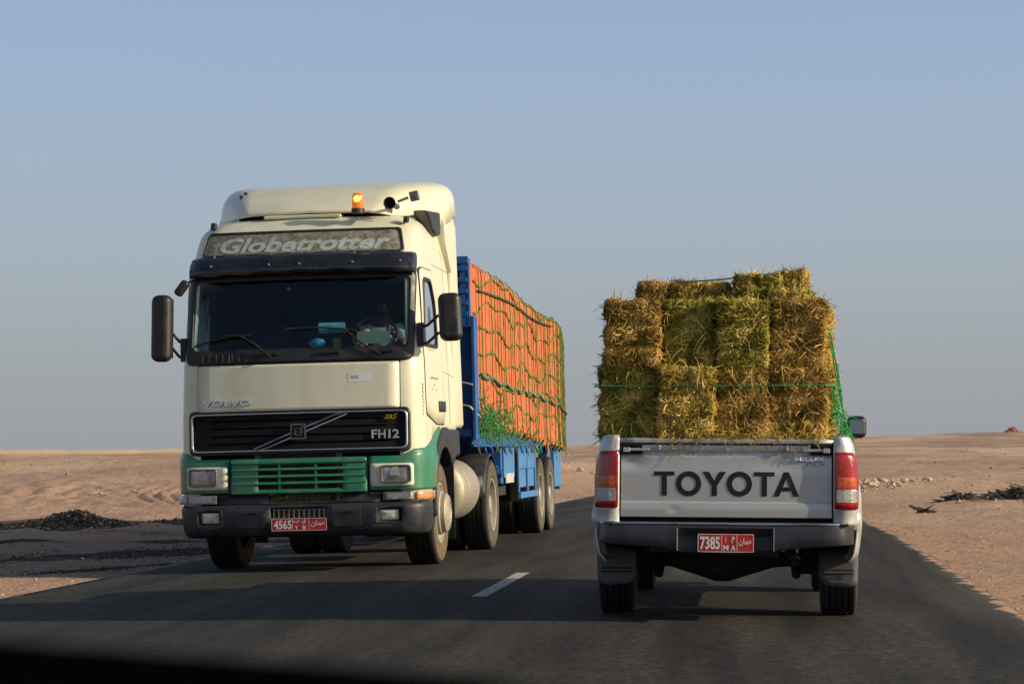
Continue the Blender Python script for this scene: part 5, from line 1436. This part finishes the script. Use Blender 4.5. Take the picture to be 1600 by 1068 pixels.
# tailgate
mb = MB(); xs = [-.707, -.700, -.66, -.5, -.3, -.1, .1, .3, .5, .66, .700, .707]
TG = [(.700, .030), (.708, .004), (.76, .0), (.80, .004), (.812, .016), (.90, .012), (1.00, .008), (1.085, .010), (1.105, .010), (1.120, .022), (1.135, .026), (1.142, .022), (1.150, .010), (1.165, .006), (1.185, .008), (1.192, .026), (1.196, .04)]
dent = lambda x, z: .010 * math.exp(-((x + .62) / .07) ** 2 - ((z - 1.06) / .03) ** 2) + .010 * math.exp(-((x + .35) / .03) ** 2 - ((z - .755) / .012) ** 2) + .006 * math.exp(-((x - .35) / .12) ** 2 - ((z - 1.05) / .04) ** 2)
xs = sorted(set(list(np.linspace(-.70, .70, 57)) + [-.707, .707]))
TG2 = []
for a, b in zip(TG[:-1], TG[1:]):
    n = max(1, int((b[0] - a[0]) / .014)); TG2 += [(lerp(a[0], b[0], k / n), lerp(a[1], b[1], k / n)) for k in range(n)]
TG2.append(TG[-1])
rows = [[(x, YB + .01 + o_ + (.012 if abs(x) > .702 else 0) + dent(x, z) - .006 * math.cos(x * 1.8), z) for x in xs] for z, o_ in TG2]
mb.grid(rows); tg = build('tailgate', mb, m_silver, PICKUP, smooth=30, solid=.03)
mb = MB(); mb.grid([[(x, y, z) for x in np.linspace(-.71, .71, 15)] for y, z in ((YB + .02, 1.198), (YB - .004, 1.202), (YB - .006, 1.222), (YB + .01, 1.232), (YB + .06, 1.234), (YB + .07, 1.2))]); build('tailgate_cap', mb, m_silver, PICKUP, smooth=40, solid=.004)
mb = MB(); mb.box(-.72, .72, YB + .06, YB + .09, .66, 1.2); build('tailgate_gap', mb, m_void, PICKUP)
for g in (-1, 1):
    mb = MB(); mb.box(min(g * .56, g * .70), max(g * .56, g * .70), YB + .010, YB + .03, 1.125, 1.186); rc_ = build('latch_recess', mb, m_void, tg)
    mb = MB(); mb.obox((g * .595, YB + .004, 1.155), .17, .02, .018); mb.obox((g * .665, YB - .001, 1.153), .045, .03, .032); split_build('latch', mb, m_silverl, tg, bevel=.004)
    mb = MB(); mb.obox((g * .445 - .04 * (g > 0), YB - .002, 1.168), .018, .02, .034); build('hinge_pin', mb, m_clear, tg, bevel=.004)
# big black maker's lettering, drawn letter by letter
def tgp(x, z, off=0.0):
    zs = [p[0] for p in TG]; os_ = [p[1] for p in TG]
    return Vector((x, YB + .01 + itp(z, zs, os_) + dent(x, z) - .006 * math.cos(x * 1.8) - off, z))
m_letter = pbr('black_vinyl_letter', (0.012, 0.013, 0.016), .4)
TZ0, TZ1 = .848, 1.010; SW = .036
def strip(mb, pts): mb.add([tgp(x, z, .0025) for x, z in pts], [tuple(range(len(pts)))])
def ltr(name, fn):
    mb = MB(); fn(mb); build('tailgate_letter', mb, m_letter, tg, fix=False)
def L_T(x0, x1):
    def f(mb):
        c = (x0 + x1) / 2; strip(mb, [(x0, TZ1 - .028), (x1, TZ1 - .028), (x1, TZ1), (x0, TZ1)]); strip(mb, [(c - SW / 2, TZ0), (c + SW / 2, TZ0), (c + SW / 2, TZ1 - .028), (c - SW / 2, TZ1 - .028)])
    return f
def L_O(x0, x1):
    def f(mb):
        c = (x0 + x1) / 2; rx, rz = (x1 - x0) / 2, (TZ1 - TZ0) / 2 + .003; cz = (TZ0 + TZ1) / 2; n = 40
        P_ = [[tgp(c + (rx - k) * math.cos(t / n * 6.2832), cz + (rz - k) * math.sin(t / n * 6.2832), .0025) for t in range(n)] for k in (0, SW * .98)]
        mb.grid(P_, closed_u=True)
    return f
def L_Y(x0, x1):
    def f(mb):
        c = (x0 + x1) / 2; m_ = TZ0 + .068; h = SW / 2
        strip(mb, [(x0, TZ1), (x0 + SW * 1.22, TZ1), (c + h * .0, m_ + .032), (c - h, m_)]); strip(mb, [(x1, TZ1), (c + h, m_), (c, m_ + .032), (x1 - SW * 1.22, TZ1)])
        strip(mb, [(c - h, TZ0), (c + h, TZ0), (c + h, m_), (c, m_ + .032), (c - h, m_)])
    return f
def L_A(x0, x1):
    def f(mb):
        c = (x0 + x1) / 2; t = SW * .5
        strip(mb, [(x0, TZ0), (x0 + SW * 1.08, TZ0), (c, TZ1 - .042), (c, TZ1), (c - t, TZ1)]); strip(mb, [(x1, TZ0), (c + t, TZ1), (c, TZ1), (c, TZ1 - .042), (x1 - SW * 1.08, TZ0)])
        za, zb_ = TZ0 + .036, TZ0 + .062; xa = lambda z: (TZ1 - .042 - z) / (TZ1 - .042 - TZ0) * (c - x0 - SW * 1.08)
        mb.add([tgp(x, z, .0028) for x, z in ((c - xa(za) - .004, za), (c + xa(za) + .004, za), (c + xa(zb_) + .004, zb_), (c - xa(zb_) - .004, zb_))], [(0, 1, 2, 3)])
    return f
def px2x(p): return -.480 + (p - 1020) * (.966 / 227)
for fn_, a, b in ((L_T, 1020, 1052), (L_O, 1054.5, 1094), (L_Y, 1096, 1133), (L_O, 1134, 1173.5), (L_T, 1176.5, 1208.7), (L_A, 1206.8, 1247)): ltr('', fn_(px2x(a), px2x(b)))
mb = MB(); lettering(mb, 'HILUX', lambda a, b: tgp(a, b, .006), .458, .655, 1.083, 1.112, off=.03, shear=-.0); build('badge_letter', mb, pbr('bright_badge', (.90, .93, 1.0), .5), tg, solid=.006, soff=0, fix=False)
mb = MB(); mb.add([tgp(x, z, .003) for x, z in ((.462, 1.078), (.65, 1.078), (.648, 1.083), (.465, 1.083))], [(0, 1, 2, 3)]); lettering(mb, 'DLX', lambda a, b: tgp(a, b, .0045), .535, .660, 1.052, 1.072, off=-.01, shear=.1); build('trim_letter_and_shadow', mb, pbr('grey_badge_and_shadow', (.12, .12, .11), .4), tg, fix=False)  # dark strip under the badge letters painted as their shadow

# bumper
mb = MB()
BX = [0, .10, .22, .31, .325, .40, .52, .64, .74, .80, .835, .85]
def by(x):      # plan curve
    a = abs(x); return -1.275 + .02 * (a / .85) ** 2 + (.17 * ((a - .74) / .11) ** 2 if a > .74 else 0)
def bbot(x):
    a = abs(x); return itp(a, [0, .32, .42, .60, .85], [.470, .478, .500, .515, .530])
xs = [-x for x in BX[:0:-1]] + BX
rows = []
for t, o_ in ((0, .10), (0, .035), (.04, .006), (.10, 0), (.45, .004), (.85, .0), (.93, .002), (1.0, .012)):
    row = []
    for x in xs:
        z = lerp(bbot(x), .668, t); rec = .055 if abs(x) < .315 and .08 < t < .83 else 0
        row.append((x, by(x) + o_ + rec, z))
    rows.append(row)
for o_, z in ((.020, .672), (.10, .676), (.115, .668)): rows.append([(x, by(x) + o_ * (1 if abs(x) < .82 else .4), z) for x in xs])
mb.grid(rows); bmp = build('rear_bumper', mb, m_dkchr, PICKUP, smooth=40, solid=.01)
mb = MB(); mb.tube([(x, by(x) + .004, .667) for x in xs[1:-1]], .007, 6); build('bumper_edge', mb, m_chrome, bmp, smooth=60, fix=False)
mb = MB(); mb.box(-.81, .81, -1.255, -1.10, .655, .672); build('bumper_step', mb, m_black, bmp)
mb = MB()
for z in (.676, .68): mb.grid([[(x, y, .676) for x in np.linspace(-.7, .7, 30)] for y in (-1.25, -1.16)])
build('step_tread', mb, m_dkgrey, bmp, solid=.006, bevel=None)
mb = MB(); mb.grid([[(x, by(0) + .040 + .008 * (z > .6), z) for x in (-.31, 0, .31)] for z in (.474, .50, .62, .64)]); build('plate_recess', mb, m_black, bmp, solid=.006)
for g in (-1, 1):
    mb = MB(); mb.grid([[(g * .316, y, z) for y in (-1.278, -1.215)] for z in (.49, .64)]); build('recess_lip', mb, m_silverl, bmp, solid=.006)
plate(PICKUP, lambda x, z, off=0.0: Vector((x, -1.262 - off, z)), 0.002, .540, .185, .060, '7385', None, None, dot=True)
# lower wheel-arch tails sweeping down beside the bumper
for g in (-1, 1):
    mb = MB(); rows = []
    for z in [.43, .445, .47, .50, .54, .58, .62, .66, .70, .76]:
        yr = -1.075 + max(0, .66 - z) * .9; wr = side_x(-.9, max(.5, z)) ; c_ = .055 * max(0, (.50 - z) / .07) ** 2
        rows.append([(g * (wr - .075), yr + .04, z), (g * (wr - .06 - c_), yr - .005, z), (g * (wr - .022 - c_), yr + .01, z), (g * (wr - c_), yr + .06, z), (g * (side_x(-.75, z) + .004 - c_), lerp(yr, -.47, .5), z), (g * (side_x(-.5, z) + .004 - c_), -.47, z)])
    mb.grid(rows); build('arch_tail', mb, m_silver, PICKUP, smooth=50, solid=.01)
    mb = MB(); rows = []
    for a in np.linspace(-12, 192, 26): rows.append([(g * x, .49 * math.cos(R(a)), .42 + .49 * math.sin(R(a))) for x in (.50, .60, .70, .80, .865)])
    mb.grid(rows); build('arch_liner', mb, m_void, PICKUP, smooth=50, solid=.004)
    # mud flap with pressed lines
    x0, x1 = (.625, .895)
    out_ = rpoly([(x0, .46), (x0 + .005, .26), (x0 + .06, .225), (x1 - .05, .215), (x1, .24), (x1 + .005, .50)], .05, 5, .05)
    fn = lambda a, b, off=0.0, g=g: Vector((g * a, -.50 - off + (.5 - b) * .05, b))
    mb = MB(); patch(mb, fn, out_, 0, 3); fl = build('mud_flap', mb, m_flap, PICKUP, smooth=40, solid=.012)
    mb = MB()
    for z in (.335, .31): mb.tube([fn(x0 + .03, z, .014), fn(x1 - .03, z, .014), fn(x1 - .028, z - .012, .014)], .004, 4)
    build('flap_groove', mb, m_black, fl, fix=False)
# wheels
for wy, hw_ in ((0, .0), (3.085, .0)):
    for g in (-1, 1):
        ty = make_tyre('wheel', g * (.775 if wy == 0 else .765), wy, .385, .385, .255, .215, PICKUP, n=48, sw=m_sidew)
        mb = MB(); mb.lathe([(.06, .222), (.118, .224), (.12, .205), (.085, .195), (.07, .15), (.085, .08), (.10, .06), (.10, .001)], 28, (0, 0, 0), 'x', flip=g); bolts(mb, g * .075, .075, 6, .012, 0, g); mb.lathe([(-.1, .21), (-.05, .20), (-.04, .001)], 28, (0, 0, 0), 'x', flip=g)
        build('rim', mb, m_alu, ty, smooth=40, fix=False)
# underside: frame, axle, differential, springs, exhaust, tank
mb = MB(); mb.box(-.46, -.38, -1.1, 3.9, .50, .64); mb.box(.38, .46, -1.1, 3.9, .50, .64)
for y in (-1.0, -.3, .6, 1.6): mb.box(-.42, .42, y, y + .08, .52, .62)
mb.box(-.80, .80, -1.0, 1.35, .66, .70); mb.box(-.78, .78, 1.4, 3.9, .45, .55)
build('pickup_frame', mb, m_frame, PICKUP)
mb = MB(); mb.cyl((-.7, 0, .385), (.7, 0, .385), .045, n=12)
mb.lathe([(-.5, .001), (-.5, .05), (-.36, .06), (-.14, .13), (-.05, .16), (.05, .16), (.14, .13), (.36, .06), (.5, .05), (.5, .001)], 18, (-.04, -.02, .385), 'x'); mb.cyl((-.05, -.1, .36), (-.05, -.16, .36), .10, .08, 14); mb.tube([(-.06, .1, .38), (-.05, 1.6, .42)], .04, 8); build('rear_axle', mb, m_frame, PICKUP, smooth=45)
for g in (-1, 1):
    for k in range(3):
        mb = MB(); x = g * .545; L_ = .62 - k * .15
        mb.grid([[(x - .032, y * L_, .36 - k * .018 + .13 * (y * L_ / .62) ** 2), (x + .032, y * L_, .36 - k * .018 + .13 * (y * L_ / .62) ** 2)] for y in np.linspace(-1, 1, 11)]); build('leaf_spring', mb, m_frame, PICKUP, solid=.012)
    mb = MB(); mb.cyl((g * .545, -.02, .30), (g * .545, -.02, .42), .05, n=10); mb.obox((g * .545, 0, .30), .10, .14, .03); mb.cyl((g * .545, -.62, .49), (g * .545, -.62, .62), .03, n=8); mb.cyl((g * .48, -.25, .28), (g * .42, .1, .60), .03, n=10); split_build('spring_clamp', mb, m_frame, PICKUP)
mb = MB(); mb.lathe([(0, .032), (.5, .032), (.52, .030)], 16, (.465, -1.24, .418), 'y'); mb.tube([(.465, -.74, .418), (.40, -.3, .50), (.36, .5, .46), (.30, 1.5, .42)], .03, 8); mb.lathe([(.02, .028), (.021, .001)], 16, (.465, -1.24, .418), 'y', m=1); build('exhaust_pipe', mb, [m_steel, m_void], PICKUP, smooth=50)
mb = MB(); mb.lathe([(-.10, .001), (-.10, .20), (-.07, .34), (.07, .34), (.10, .20), (.10, .001)], 24, (0, -.62, .585), 'z'); mb.tube([(-.5, -1.2, .50), (.35, -1.2, .47)], .025, 6); build('spare_wheel', mb, m_rubber, PICKUP, smooth=40)
# bed floor and front wall, rails
mb = MB(); mb.box(-.76, .76, -1.05, 1.2, .70, .72); mb.box(-.80, .80, 1.18, 1.22, .70, 1.235); mb.box(-.82, -.74, -1.05, 1.22, 1.19, 1.24); mb.box(.74, .82, -1.05, 1.22, 1.19, 1.24); build('bed', mb, m_silver, PICKUP, bevel=.008, seg=1)
# cab ahead of the bed: roof, glass, pillars (mostly hidden by the hay)
def loft(P_): return MB().grid(P_)
mb = MB(); rows = []
for y, zt, w in ((1.26, 1.24, .80), (1.28, 1.30, .78), (1.36, 1.66, .66), (1.44, 1.72, .62), (2.2, 1.745, .62), (2.6, 1.72, .62), (2.75, 1.66, .64), (3.28, 1.20, .76), (3.32, 1.15, .78)):
    rows.append([(-.86, y, .60), (-.865, y, 1.10), (-.85, y, 1.18), (-w, y, zt - .03), (-w + .05, y, zt), (0, y, zt + .015), (w - .05, y, zt), (w, y, zt - .03), (.85, y, 1.18), (.865, y, 1.10), (.86, y, .60)])
mb.grid(rows, skip=lambda i, j: (i in (4, 3) and j in (2, 7)) or (i in (1, 6) and 3 < j < 6)); build('cab', mb, m_silver, PICKUP, smooth=40, solid=.02)
mb = MB(); mb.grid([[(p * w, y, z) for p in (-1, 1)] for y, z, w in ((1.285, 1.30, .70), (1.355, 1.66, .60))]); mb.grid([[(p * w, y, z) for p in (-1, 1)] for y, z, w in ((2.76, 1.655, .60), (3.27, 1.21, .72))])
for g in (-1, 1): mb.grid([[(g * .848, y, 1.19), (g * .64, y, 1.70)] for y in (1.5, 2.7)])
build('cab_glass', mb, m_side_glass, PICKUP, fix=False)
mb = MB(); mb.grid([[(x, y, z - .04 * (x / .8) ** 4) for x in np.linspace(-.80, .80, 9)] for y, z in ((3.25, 1.17), (3.6, 1.14), (4.0, 1.06), (4.15, .95), (4.18, .55))]); build('bonnet', mb, m_silver, PICKUP, smooth=50, solid=.02)
m_dkmirror = pbr('dark_reflection_mirror', (.26, .32, .36), .06, metal=1)  # dark bluish reflection of the ground put into the mirror colour
for g in (-1, 1):
    mr_ = rbox('wing_mirror', (g * .975, 2.2, 1.335), (.155, .09, .175), .045, m_black, PICKUP, None)
    mb = MB(); mb.box(-.050, .046, -.050, -.0455, -.052, .058); build('mirror_glass', mb, m_dkmirror, mr_, bevel=None)
    mb = MB(); mb.tube([(g * .86, 2.25, 1.22), (g * .93, 2.22, 1.27)], .02, 6); build('mirror_arm', mb, m_black, PICKUP)

# ================================================================== HAY
def hay_mat(name, a, b, c):
    m, t, bs = nodes(name); L = t.links.new; N = t.nodes.new; bs.inputs['Roughness'].default_value = .85; bs.inputs['Specular IOR Level'].default_value = .25
    tc = N('ShaderNodeTexCoord'); n = N('ShaderNodeTexNoise'); n.inputs['Scale'].default_value = 7; n.inputs['Detail'].default_value = 5; L(tc.outputs['Object'], n.inputs[0])
    g = N('ShaderNodeNewGeometry'); mp = N('ShaderNodeMath'); mp.operation = 'MULTIPLY_ADD'; mp.inputs[1].default_value = .50; L(g.outputs['Random Per Island'], mp.inputs[0]); 
    n2 = N('ShaderNodeMath'); n2.operation = 'MULTIPLY_ADD'; n2.inputs[1].default_value = 2.1; n2.inputs[2].default_value = -.78; L(n.outputs[0], n2.inputs[0]); L(n2.outputs[0], mp.inputs[2])
    r = N('ShaderNodeValToRGB'); e = r.color_ramp.elements; e[0].position = .1; e[0].color = (*a, 1); e[1].position = .9; e[1].color = (*c, 1); q = e.new(.5); q.color = (*b, 1)
    L(mp.outputs[0], r.inputs[0]); L(r.outputs[0], bs.inputs['Base Color'])
    return m
HM = [(hay_mat('straw_green', (.065, .078, .006), (.27, .235, .030), (.66, .50, .12)), pbr('hay_core_green', (.045, .045, .008), .95, var=.6, scale=25, bump=1, bscale=60)),
      (hay_mat('straw_brown', (.085, .055, .008), (.33, .205, .035), (.72, .46, .13)), pbr('hay_core_brown', (.060, .036, .010), .95, var=.6, scale=25, bump=1, bscale=60)),
      (hay_mat('straw_gold', (.12, .10, .010), (.44, .31, .05), (.80, .56, .15)), pbr('hay_core_gold', (.075, .055, .012), .95, var=.6, scale=25, bump=1, bscale=60))]
m_twine = pbr('yellow_twine', (.60, .50, .10), .6)
PROOT = Matrix.Translation(PICKUP.location) @ PICKUP.rotation_euler.to_matrix().to_4x4()
def bale(cx, cy, cz, w, d, h, kind, label, seed, bands='z', rot=(0, 0, 0), dens=1.0, tw=True, faces='all'):
    """w across, d deep, h high; bands: axis along which the twines sit"""
    rnd = random.Random(seed); rad = .028; w -= .024; hx, hy, hz_ = w / 2, d / 2, h / 2
    axis = {'x': 0, 'y': 1, 'z': 2}[bands]; ext = (hx, hy, hz_)[axis]; tws = (-ext * .36, ext * .34)
    def shape(p, fl=1.0):
        q = Vector((max(-hx + rad, min(hx - rad, p[0])), max(-hy + rad, min(hy - rad, p[1])), max(-hz_ + rad, min(hz_ - rad, p[2]))))
        dd = Vector(p) - q; n_ = dd.normalized() if dd.length > 1e-6 else Vector((0, 0, 1))
        r_ = q + n_ * rad
        pinch = sum(math.exp(-((r_[axis] - t) / .022) ** 2) for t in tws)
        bul = .026 * mnoise.noise(r_ * 5 + Vector((seed * 3.7, 0, 0))) + .014 * mnoise.noise(r_ * 14 + Vector((seed, 9, 0)))
        return r_ + n_ * (bul - .028 * pinch), n_
    mb = MB(); nseg = 14
    def face(u, v, wv, su, sv, sw):
        P_ = []
        for i in range(nseg + 1):
            row = []
            for j in range(nseg + 1):
                p = [0, 0, 0]; p[u] = su * (i / nseg * 2 - 1); p[v] = sv * (j / nseg * 2 - 1); p[wv] = sw; row.append(shape(p)[0])
            P_.append(row)
        mb.grid(P_)
    for s_ in (-1, 1): face(0, 1, 2, hx, hy, s_ * hz_); face(0, 2, 1, hx, hz_, s_ * hy); face(1, 2, 0, hy, hz_, s_ * hx)
    o = build('hay_bale', mb, HM[kind][1], None, smooth=80)
    st = MB(); areas = [(w * h, 1, -1, 1.0), (w * h, 1, 1, .25), (d * h, 0, -1, .6), (d * h, 0, 1, .8), (w * d, 2, 1, .7)]
    for A, ax, s_, k in areas:
        for _ in range(int(A * 9000 * k * dens)):
            p = [rnd.uniform(-hx, hx), rnd.uniform(-hy, hy), rnd.uniform(-hz_, hz_)]; p[ax] = s_ * (hx, hy, hz_)[ax]
            c, n_ = shape(p); t1 = n_.orthogonal().normalized(); t2 = n_.cross(t1)
            # flow of the stalks: swirls slowly over the face, with plenty of strays
            fa = mnoise.noise(c * 4 + Vector((0, seed * 2.3, 0))) * 3.4 + rnd.gauss(0, .8)
            dr = (t1 * math.cos(fa) + t2 * math.sin(fa)); L_ = rnd.uniform(.02, .085) * (2.2 if rnd.random() < .10 else 1)
            lift = abs(rnd.gauss(0, .010)) + .002; stray = rnd.random() < .022
            if stray: lift += rnd.uniform(.01, .03)
            wd = n_.cross(dr).normalized() * rnd.uniform(.0014, .0040); bend = rnd.gauss(0, .25)
            pts = []
            for q in range(4):
                t = q / 3; x = c + dr * (L_ * (t - .5)) + n_.cross(dr) * (bend * L_ * (t - .5) ** 2 * 3) + n_ * (.004 + lift * (4 * t * (1 - t) if not stray else t * 1.8)); pts.append(x)
            tw_ = n_ * rnd.uniform(-.0015, .0015)
            st.add([pts[0] - wd, pts[0] + wd, pts[1] + wd + tw_, pts[1] - wd - tw_, pts[2] + wd - tw_, pts[2] - wd + tw_, pts[3] + wd * .4, pts[3] - wd * .4], [(0, 1, 2, 3), (3, 2, 4, 5), (5, 4, 6, 7)])
    s = build('straw', st, HM[kind][0], o, fix=False, kind='stuff')
    if tw:
        for t in tws:
            mbt = MB(); pts = []
            others = [a for a in (0, 1, 2) if a != axis]; e = (hx, hy, hz_)
            for a_, b_ in ((-1, -1), (1, -1), (1, 1), (-1, 1)):
                p = [0, 0, 0]; p[axis] = t; p[others[0]] = a_ * e[others[0]]; p[others[1]] = b_ * e[others[1]]; pts.append(Vector(p))
            loop = []
            for i in range(4):
                for k in range(6):
                    q = pts[i].lerp(pts[(i + 1) % 4], k / 6); a3 = shape(q); loop.append(a3[0] + a3[1] * .020)
            mbt.tube(loop, .004, 4, closed=True); build('twine', mbt, m_twine, o, fix=False)
    o.matrix_world = PROOT @ Matrix.Translation((cx, cy, cz)) @ (Matrix.Rotation(R(rot[2]), 4, 'Z') @ Matrix.Rotation(R(rot[1]), 4, 'Y') @ Matrix.Rotation(R(rot[0]), 4, 'X'))
    return tag(o, label, 'hay bale', 'hay bales stacked in the pickup bed')
YH = -1.06; DD = .92
cy0 = YH + DD / 2
bale(-.655, cy0 + .02, 1.459, .40, DD, 0.500, 0, 'dark green-brown bale at the bottom left of the rear face, bulging over the bed', 1, rot=(0, -1.5, 0))
bale(-.270, cy0 - .06, 1.449, .395, DD, 0.500, 2, 'golden bale second from left in the bottom row, loose straw hanging over the tailgate', 2, rot=(0, 1, 0))
bale(.098, cy0 - .005, 1.444, .345, DD, 0.490, 1, 'brown bale third from left in the bottom row, under the greenest upper bale', 3, rot=(0, 0, 1))
bale(.475, cy0 + .03, 1.449, .40, DD, 0.490, 1, 'wide brown bale at the bottom right of the rear face, beside the green net', 4, rot=(0, 1, 0))
bale(-.637, cy0 - .01, 1.925, .37, DD, 0.450, 1, 'brown bale at the upper left corner of the rear face, against the sky', 5, rot=(0, 1, 0))
bale(-.255, cy0 + .09, 1.920, .36, DD, 0.465, 0, 'greenish bale second from left in the upper row, set back in shadow', 6)
bale(.110, cy0 - .0, 1.915, .35, DD, 0.460, 0, 'green-gold bale third from left in the upper row, with two bright twines', 7)
bale(.480, cy0 + .045, 1.920, .375, DD, 0.465, 1, 'dark reddish-brown bale at the upper right corner of the rear face', 8, rot=(0, .5, 0))
# second row, further forward: seen only along the right side and over the top
bale(.545, cy0 + 1.08, 1.464, .42, 1.18, 0.500, 0, 'lower forward bale whose side shows at the right beneath the green net', 9, dens=.8)
bale(.53, cy0 + 1.08, 1.930, .40, 1.18, 0.460, 2, 'upper forward bale showing as a narrow sunlit strip at the right', 10, dens=.8)
bale(-.62, cy0 + 1.08, 1.454, .40, 1.18, 0.500, 0, 'lower forward bale on the shaded left side of the load', 11, dens=.4)
bale(-.62, cy0 + 1.08, 1.920, .40, 1.18, 0.460, 1, 'upper forward bale on the shaded left side of the load', 12, dens=.4)
bale(-.02, cy0 + 1.08, 1.920, .74, 1.18, 0.460, 0, 'forward bale in the middle of the load behind the upper row', 13, dens=.4)
# loose top layer
bale(-.315, .10, 2.230, .66, .40, 0.200, 1, 'long flat bale lying crosswise on top at the left, against the sky', 14, bands='x', rot=(0, -1.2, 2), tw=False)
bale(.12, -.15, 2.280, .15, .50, 0.200, 2, 'small golden slab of hay standing in the middle of the top layer', 15, tw=False, bands='x', rot=(0, -6, 0))
bale(.285, -.12, 2.290, .20, .60, 0.170, 0, 'green slab of hay on top, between the golden slab and the right end', 16, tw=False, bands='x', rot=(0, -5, 0))
bale(.46, -.1, 2.305, .19, .60, 0.180, 2, 'highest slab of hay on top at the right, its end lit gold', 17, tw=False, bands='x', rot=(0, -3, 0))
bale(.33, -.30, 2.180, .50, .70, 0.140, 0, 'flattened green slab under the highest slabs at the right', 18, tw=False, bands='x', rot=(0, 5, 0))
bale(-.02, -.45, 2.150, .40, .70, 0.060, 0, 'thin mat of green hay spread over the upper row of bales', 19, tw=False, bands='x')
# big stray stalks hanging over the tailgate and lying on the faces
rnd = random.Random(77); mb = MB()
for k in range(170):
    x = rnd.choice([rnd.uniform(-.45, -.09), rnd.uniform(-.1, .65), rnd.uniform(-.8, .65)]); z = rnd.choice([rnd.uniform(1.235, 1.30), rnd.uniform(1.2, 1.4), rnd.uniform(1.3, 2.1)]); y = YH - .035 - rnd.uniform(0, .03)
    a = rnd.gauss(-math.pi / 2, .9); L_ = rnd.uniform(.06, .2); p0 = Vector((x, y, z)); p1 = p0 + Vector((math.cos(a) * L_ * .5, -.02, math.sin(a) * L_ * .5)); p2 = p1 + Vector((math.cos(a + .3) * L_ * .5, -.012, math.sin(a + .3) * L_ * .5 - .01)); mb.tube([p0, p1, p2], [.0022, .0018, .001], 3)
for k in range(420):
    x = rnd.choice([rnd.uniform(-.44, -.10), rnd.uniform(-.08, .26), rnd.uniform(.29, .66)]); z = rnd.uniform(1.215, 1.29); y = YH - .06 - rnd.uniform(0, .03)
    a = rnd.gauss(-math.pi / 2, 1.1); L_ = rnd.uniform(.03, .09); p0 = Vector((x, y, z)); p1 = p0 + Vector((math.cos(a) * L_ * .5, -.012, math.sin(a) * L_ * .5)); p2 = p1 + Vector((math.cos(a + .4) * L_ * .4, -.004, math.sin(a + .4) * L_ * .4)); mb.tube([p0, p1, p2], [.0022, .002, .001], 3)
o = build('loose_straw', mb, HM[2][0], None, fix=False); o.matrix_world = PROOT; tag(o, 'long loose stalks hanging over the tailgate and sticking out of the bales', 'straw', kind='stuff')

# straps: green line across the load, teal line over the top
def pk(o): o.matrix_world = PROOT; return o
mb = MB(); pts = [(-.90, -.9, 1.575), (-.87, YH - .03, 1.578), (-.6, YH - .045, 1.578), (-.25, YH - .075, 1.580), (.1, YH - .06, 1.583), (.45, YH - .05, 1.588), (.66, YH - .04, 1.592), (.72, YH + .05, 1.592), (.78, YH + .4, 1.57), (.79, .8, 1.55)]
mb.tube(pts, .0048, 5); lash = thing('green_rope', 'thin green rope tied round the hay load, crossing its rear face at mid height', 'rope', PICKUP.location, PICKUP.rotation_euler)
build('rope_turn', mb, m_netb, lash, fix=False)
mb = MB()
for dx, y0, zt in ((.0, -.55, 2.17), (.02, -.35, 2.12), (.035, -.1, 1.95)):
    mb.tube([(.66 + dx, y0, zt), (.73 + dx, y0 + .02, 1.75), (.775 + dx * .7, y0 + .03, 1.5), (.83, y0 + .05, 1.245)], .0055, 5)
build('rope_turn', mb, m_netb, lash, fix=False)
mb = MB(); mb.tube([(-.36, -.28, 2.325), (-.05, -.34, 2.342), (.20, -.36, 2.37), (.5, -.36, 2.405)], .006, 5)
o = pk(build('teal_rope', mb, pbr('teal_rope_fibre', (.02, .22, .20), .7), None, fix=False)); tag(o, 'thin teal rope stretched over the top layer of hay', 'rope')
mb = MB(); rnd = random.Random(9)
for k in range(70):
    t = rnd.random(); c = Vector((lerp(.70, .815, t), lerp(-.75, -.45, rnd.random()), lerp(1.60, 1.26, t))) + Vector((rnd.uniform(-.03, .03), 0, rnd.uniform(-.04, .04)))
    if k > 58: c = Vector((.80 + rnd.uniform(-.03, .02), rnd.uniform(-.7, -.4), 1.27 + rnd.uniform(0, .08)))
    q = [c]; d = Vector((.2, rnd.uniform(-.4, .4), -1))
    for _ in range(3): d += Vector((rnd.uniform(-.6, .6), rnd.uniform(-.6, .6), rnd.uniform(-.5, .5))); c = c + d.normalized() * .045; q.append(c)
    mb.tube(q, .0032, 4)
o = pk(build('green_netting', mb, pbr('vivid_green_net', (.01, .34, .06), .6), None, fix=False)); tag(o, 'bunched vivid green netting at the right edge of the pickup bed', 'netting')

# ================================================================== the car we look out of: top of its dashboard
mb = MB(); rows = []
for y, dz in ((.15, -.16), (.35, -.07), (.55, -.025), (.70, -.006), (.78, 0), (.86, -.003), (.95, -.018), (1.02, -.06), (1.05, -.20)):
    rows.append([(x, y + .08 * x * x, CAM_H + dz - .0585 - .085 * max(-.16, min(.15, x + .152)) - .30 * max(0, min(.3, x)) + .02 * max(0, -.3 - x) ) for x in np.linspace(-.78, .62, 41)])
mb.grid(rows); dash_o = thing('car_dashboard', 'black dashboard top of the photographer car, blurred along the bottom left', 'dashboard')
build('dash_top', mb, pbr('black_dash_vinyl', (.0015, .0015, .0018), 1.0, spec=.0), dash_o, smooth=60, solid=.01, fix=True)
mb = MB(); mb.box(-.75, .6, .80, 1.0, .55, .93); build('dash_body', mb, m_void, dash_o)
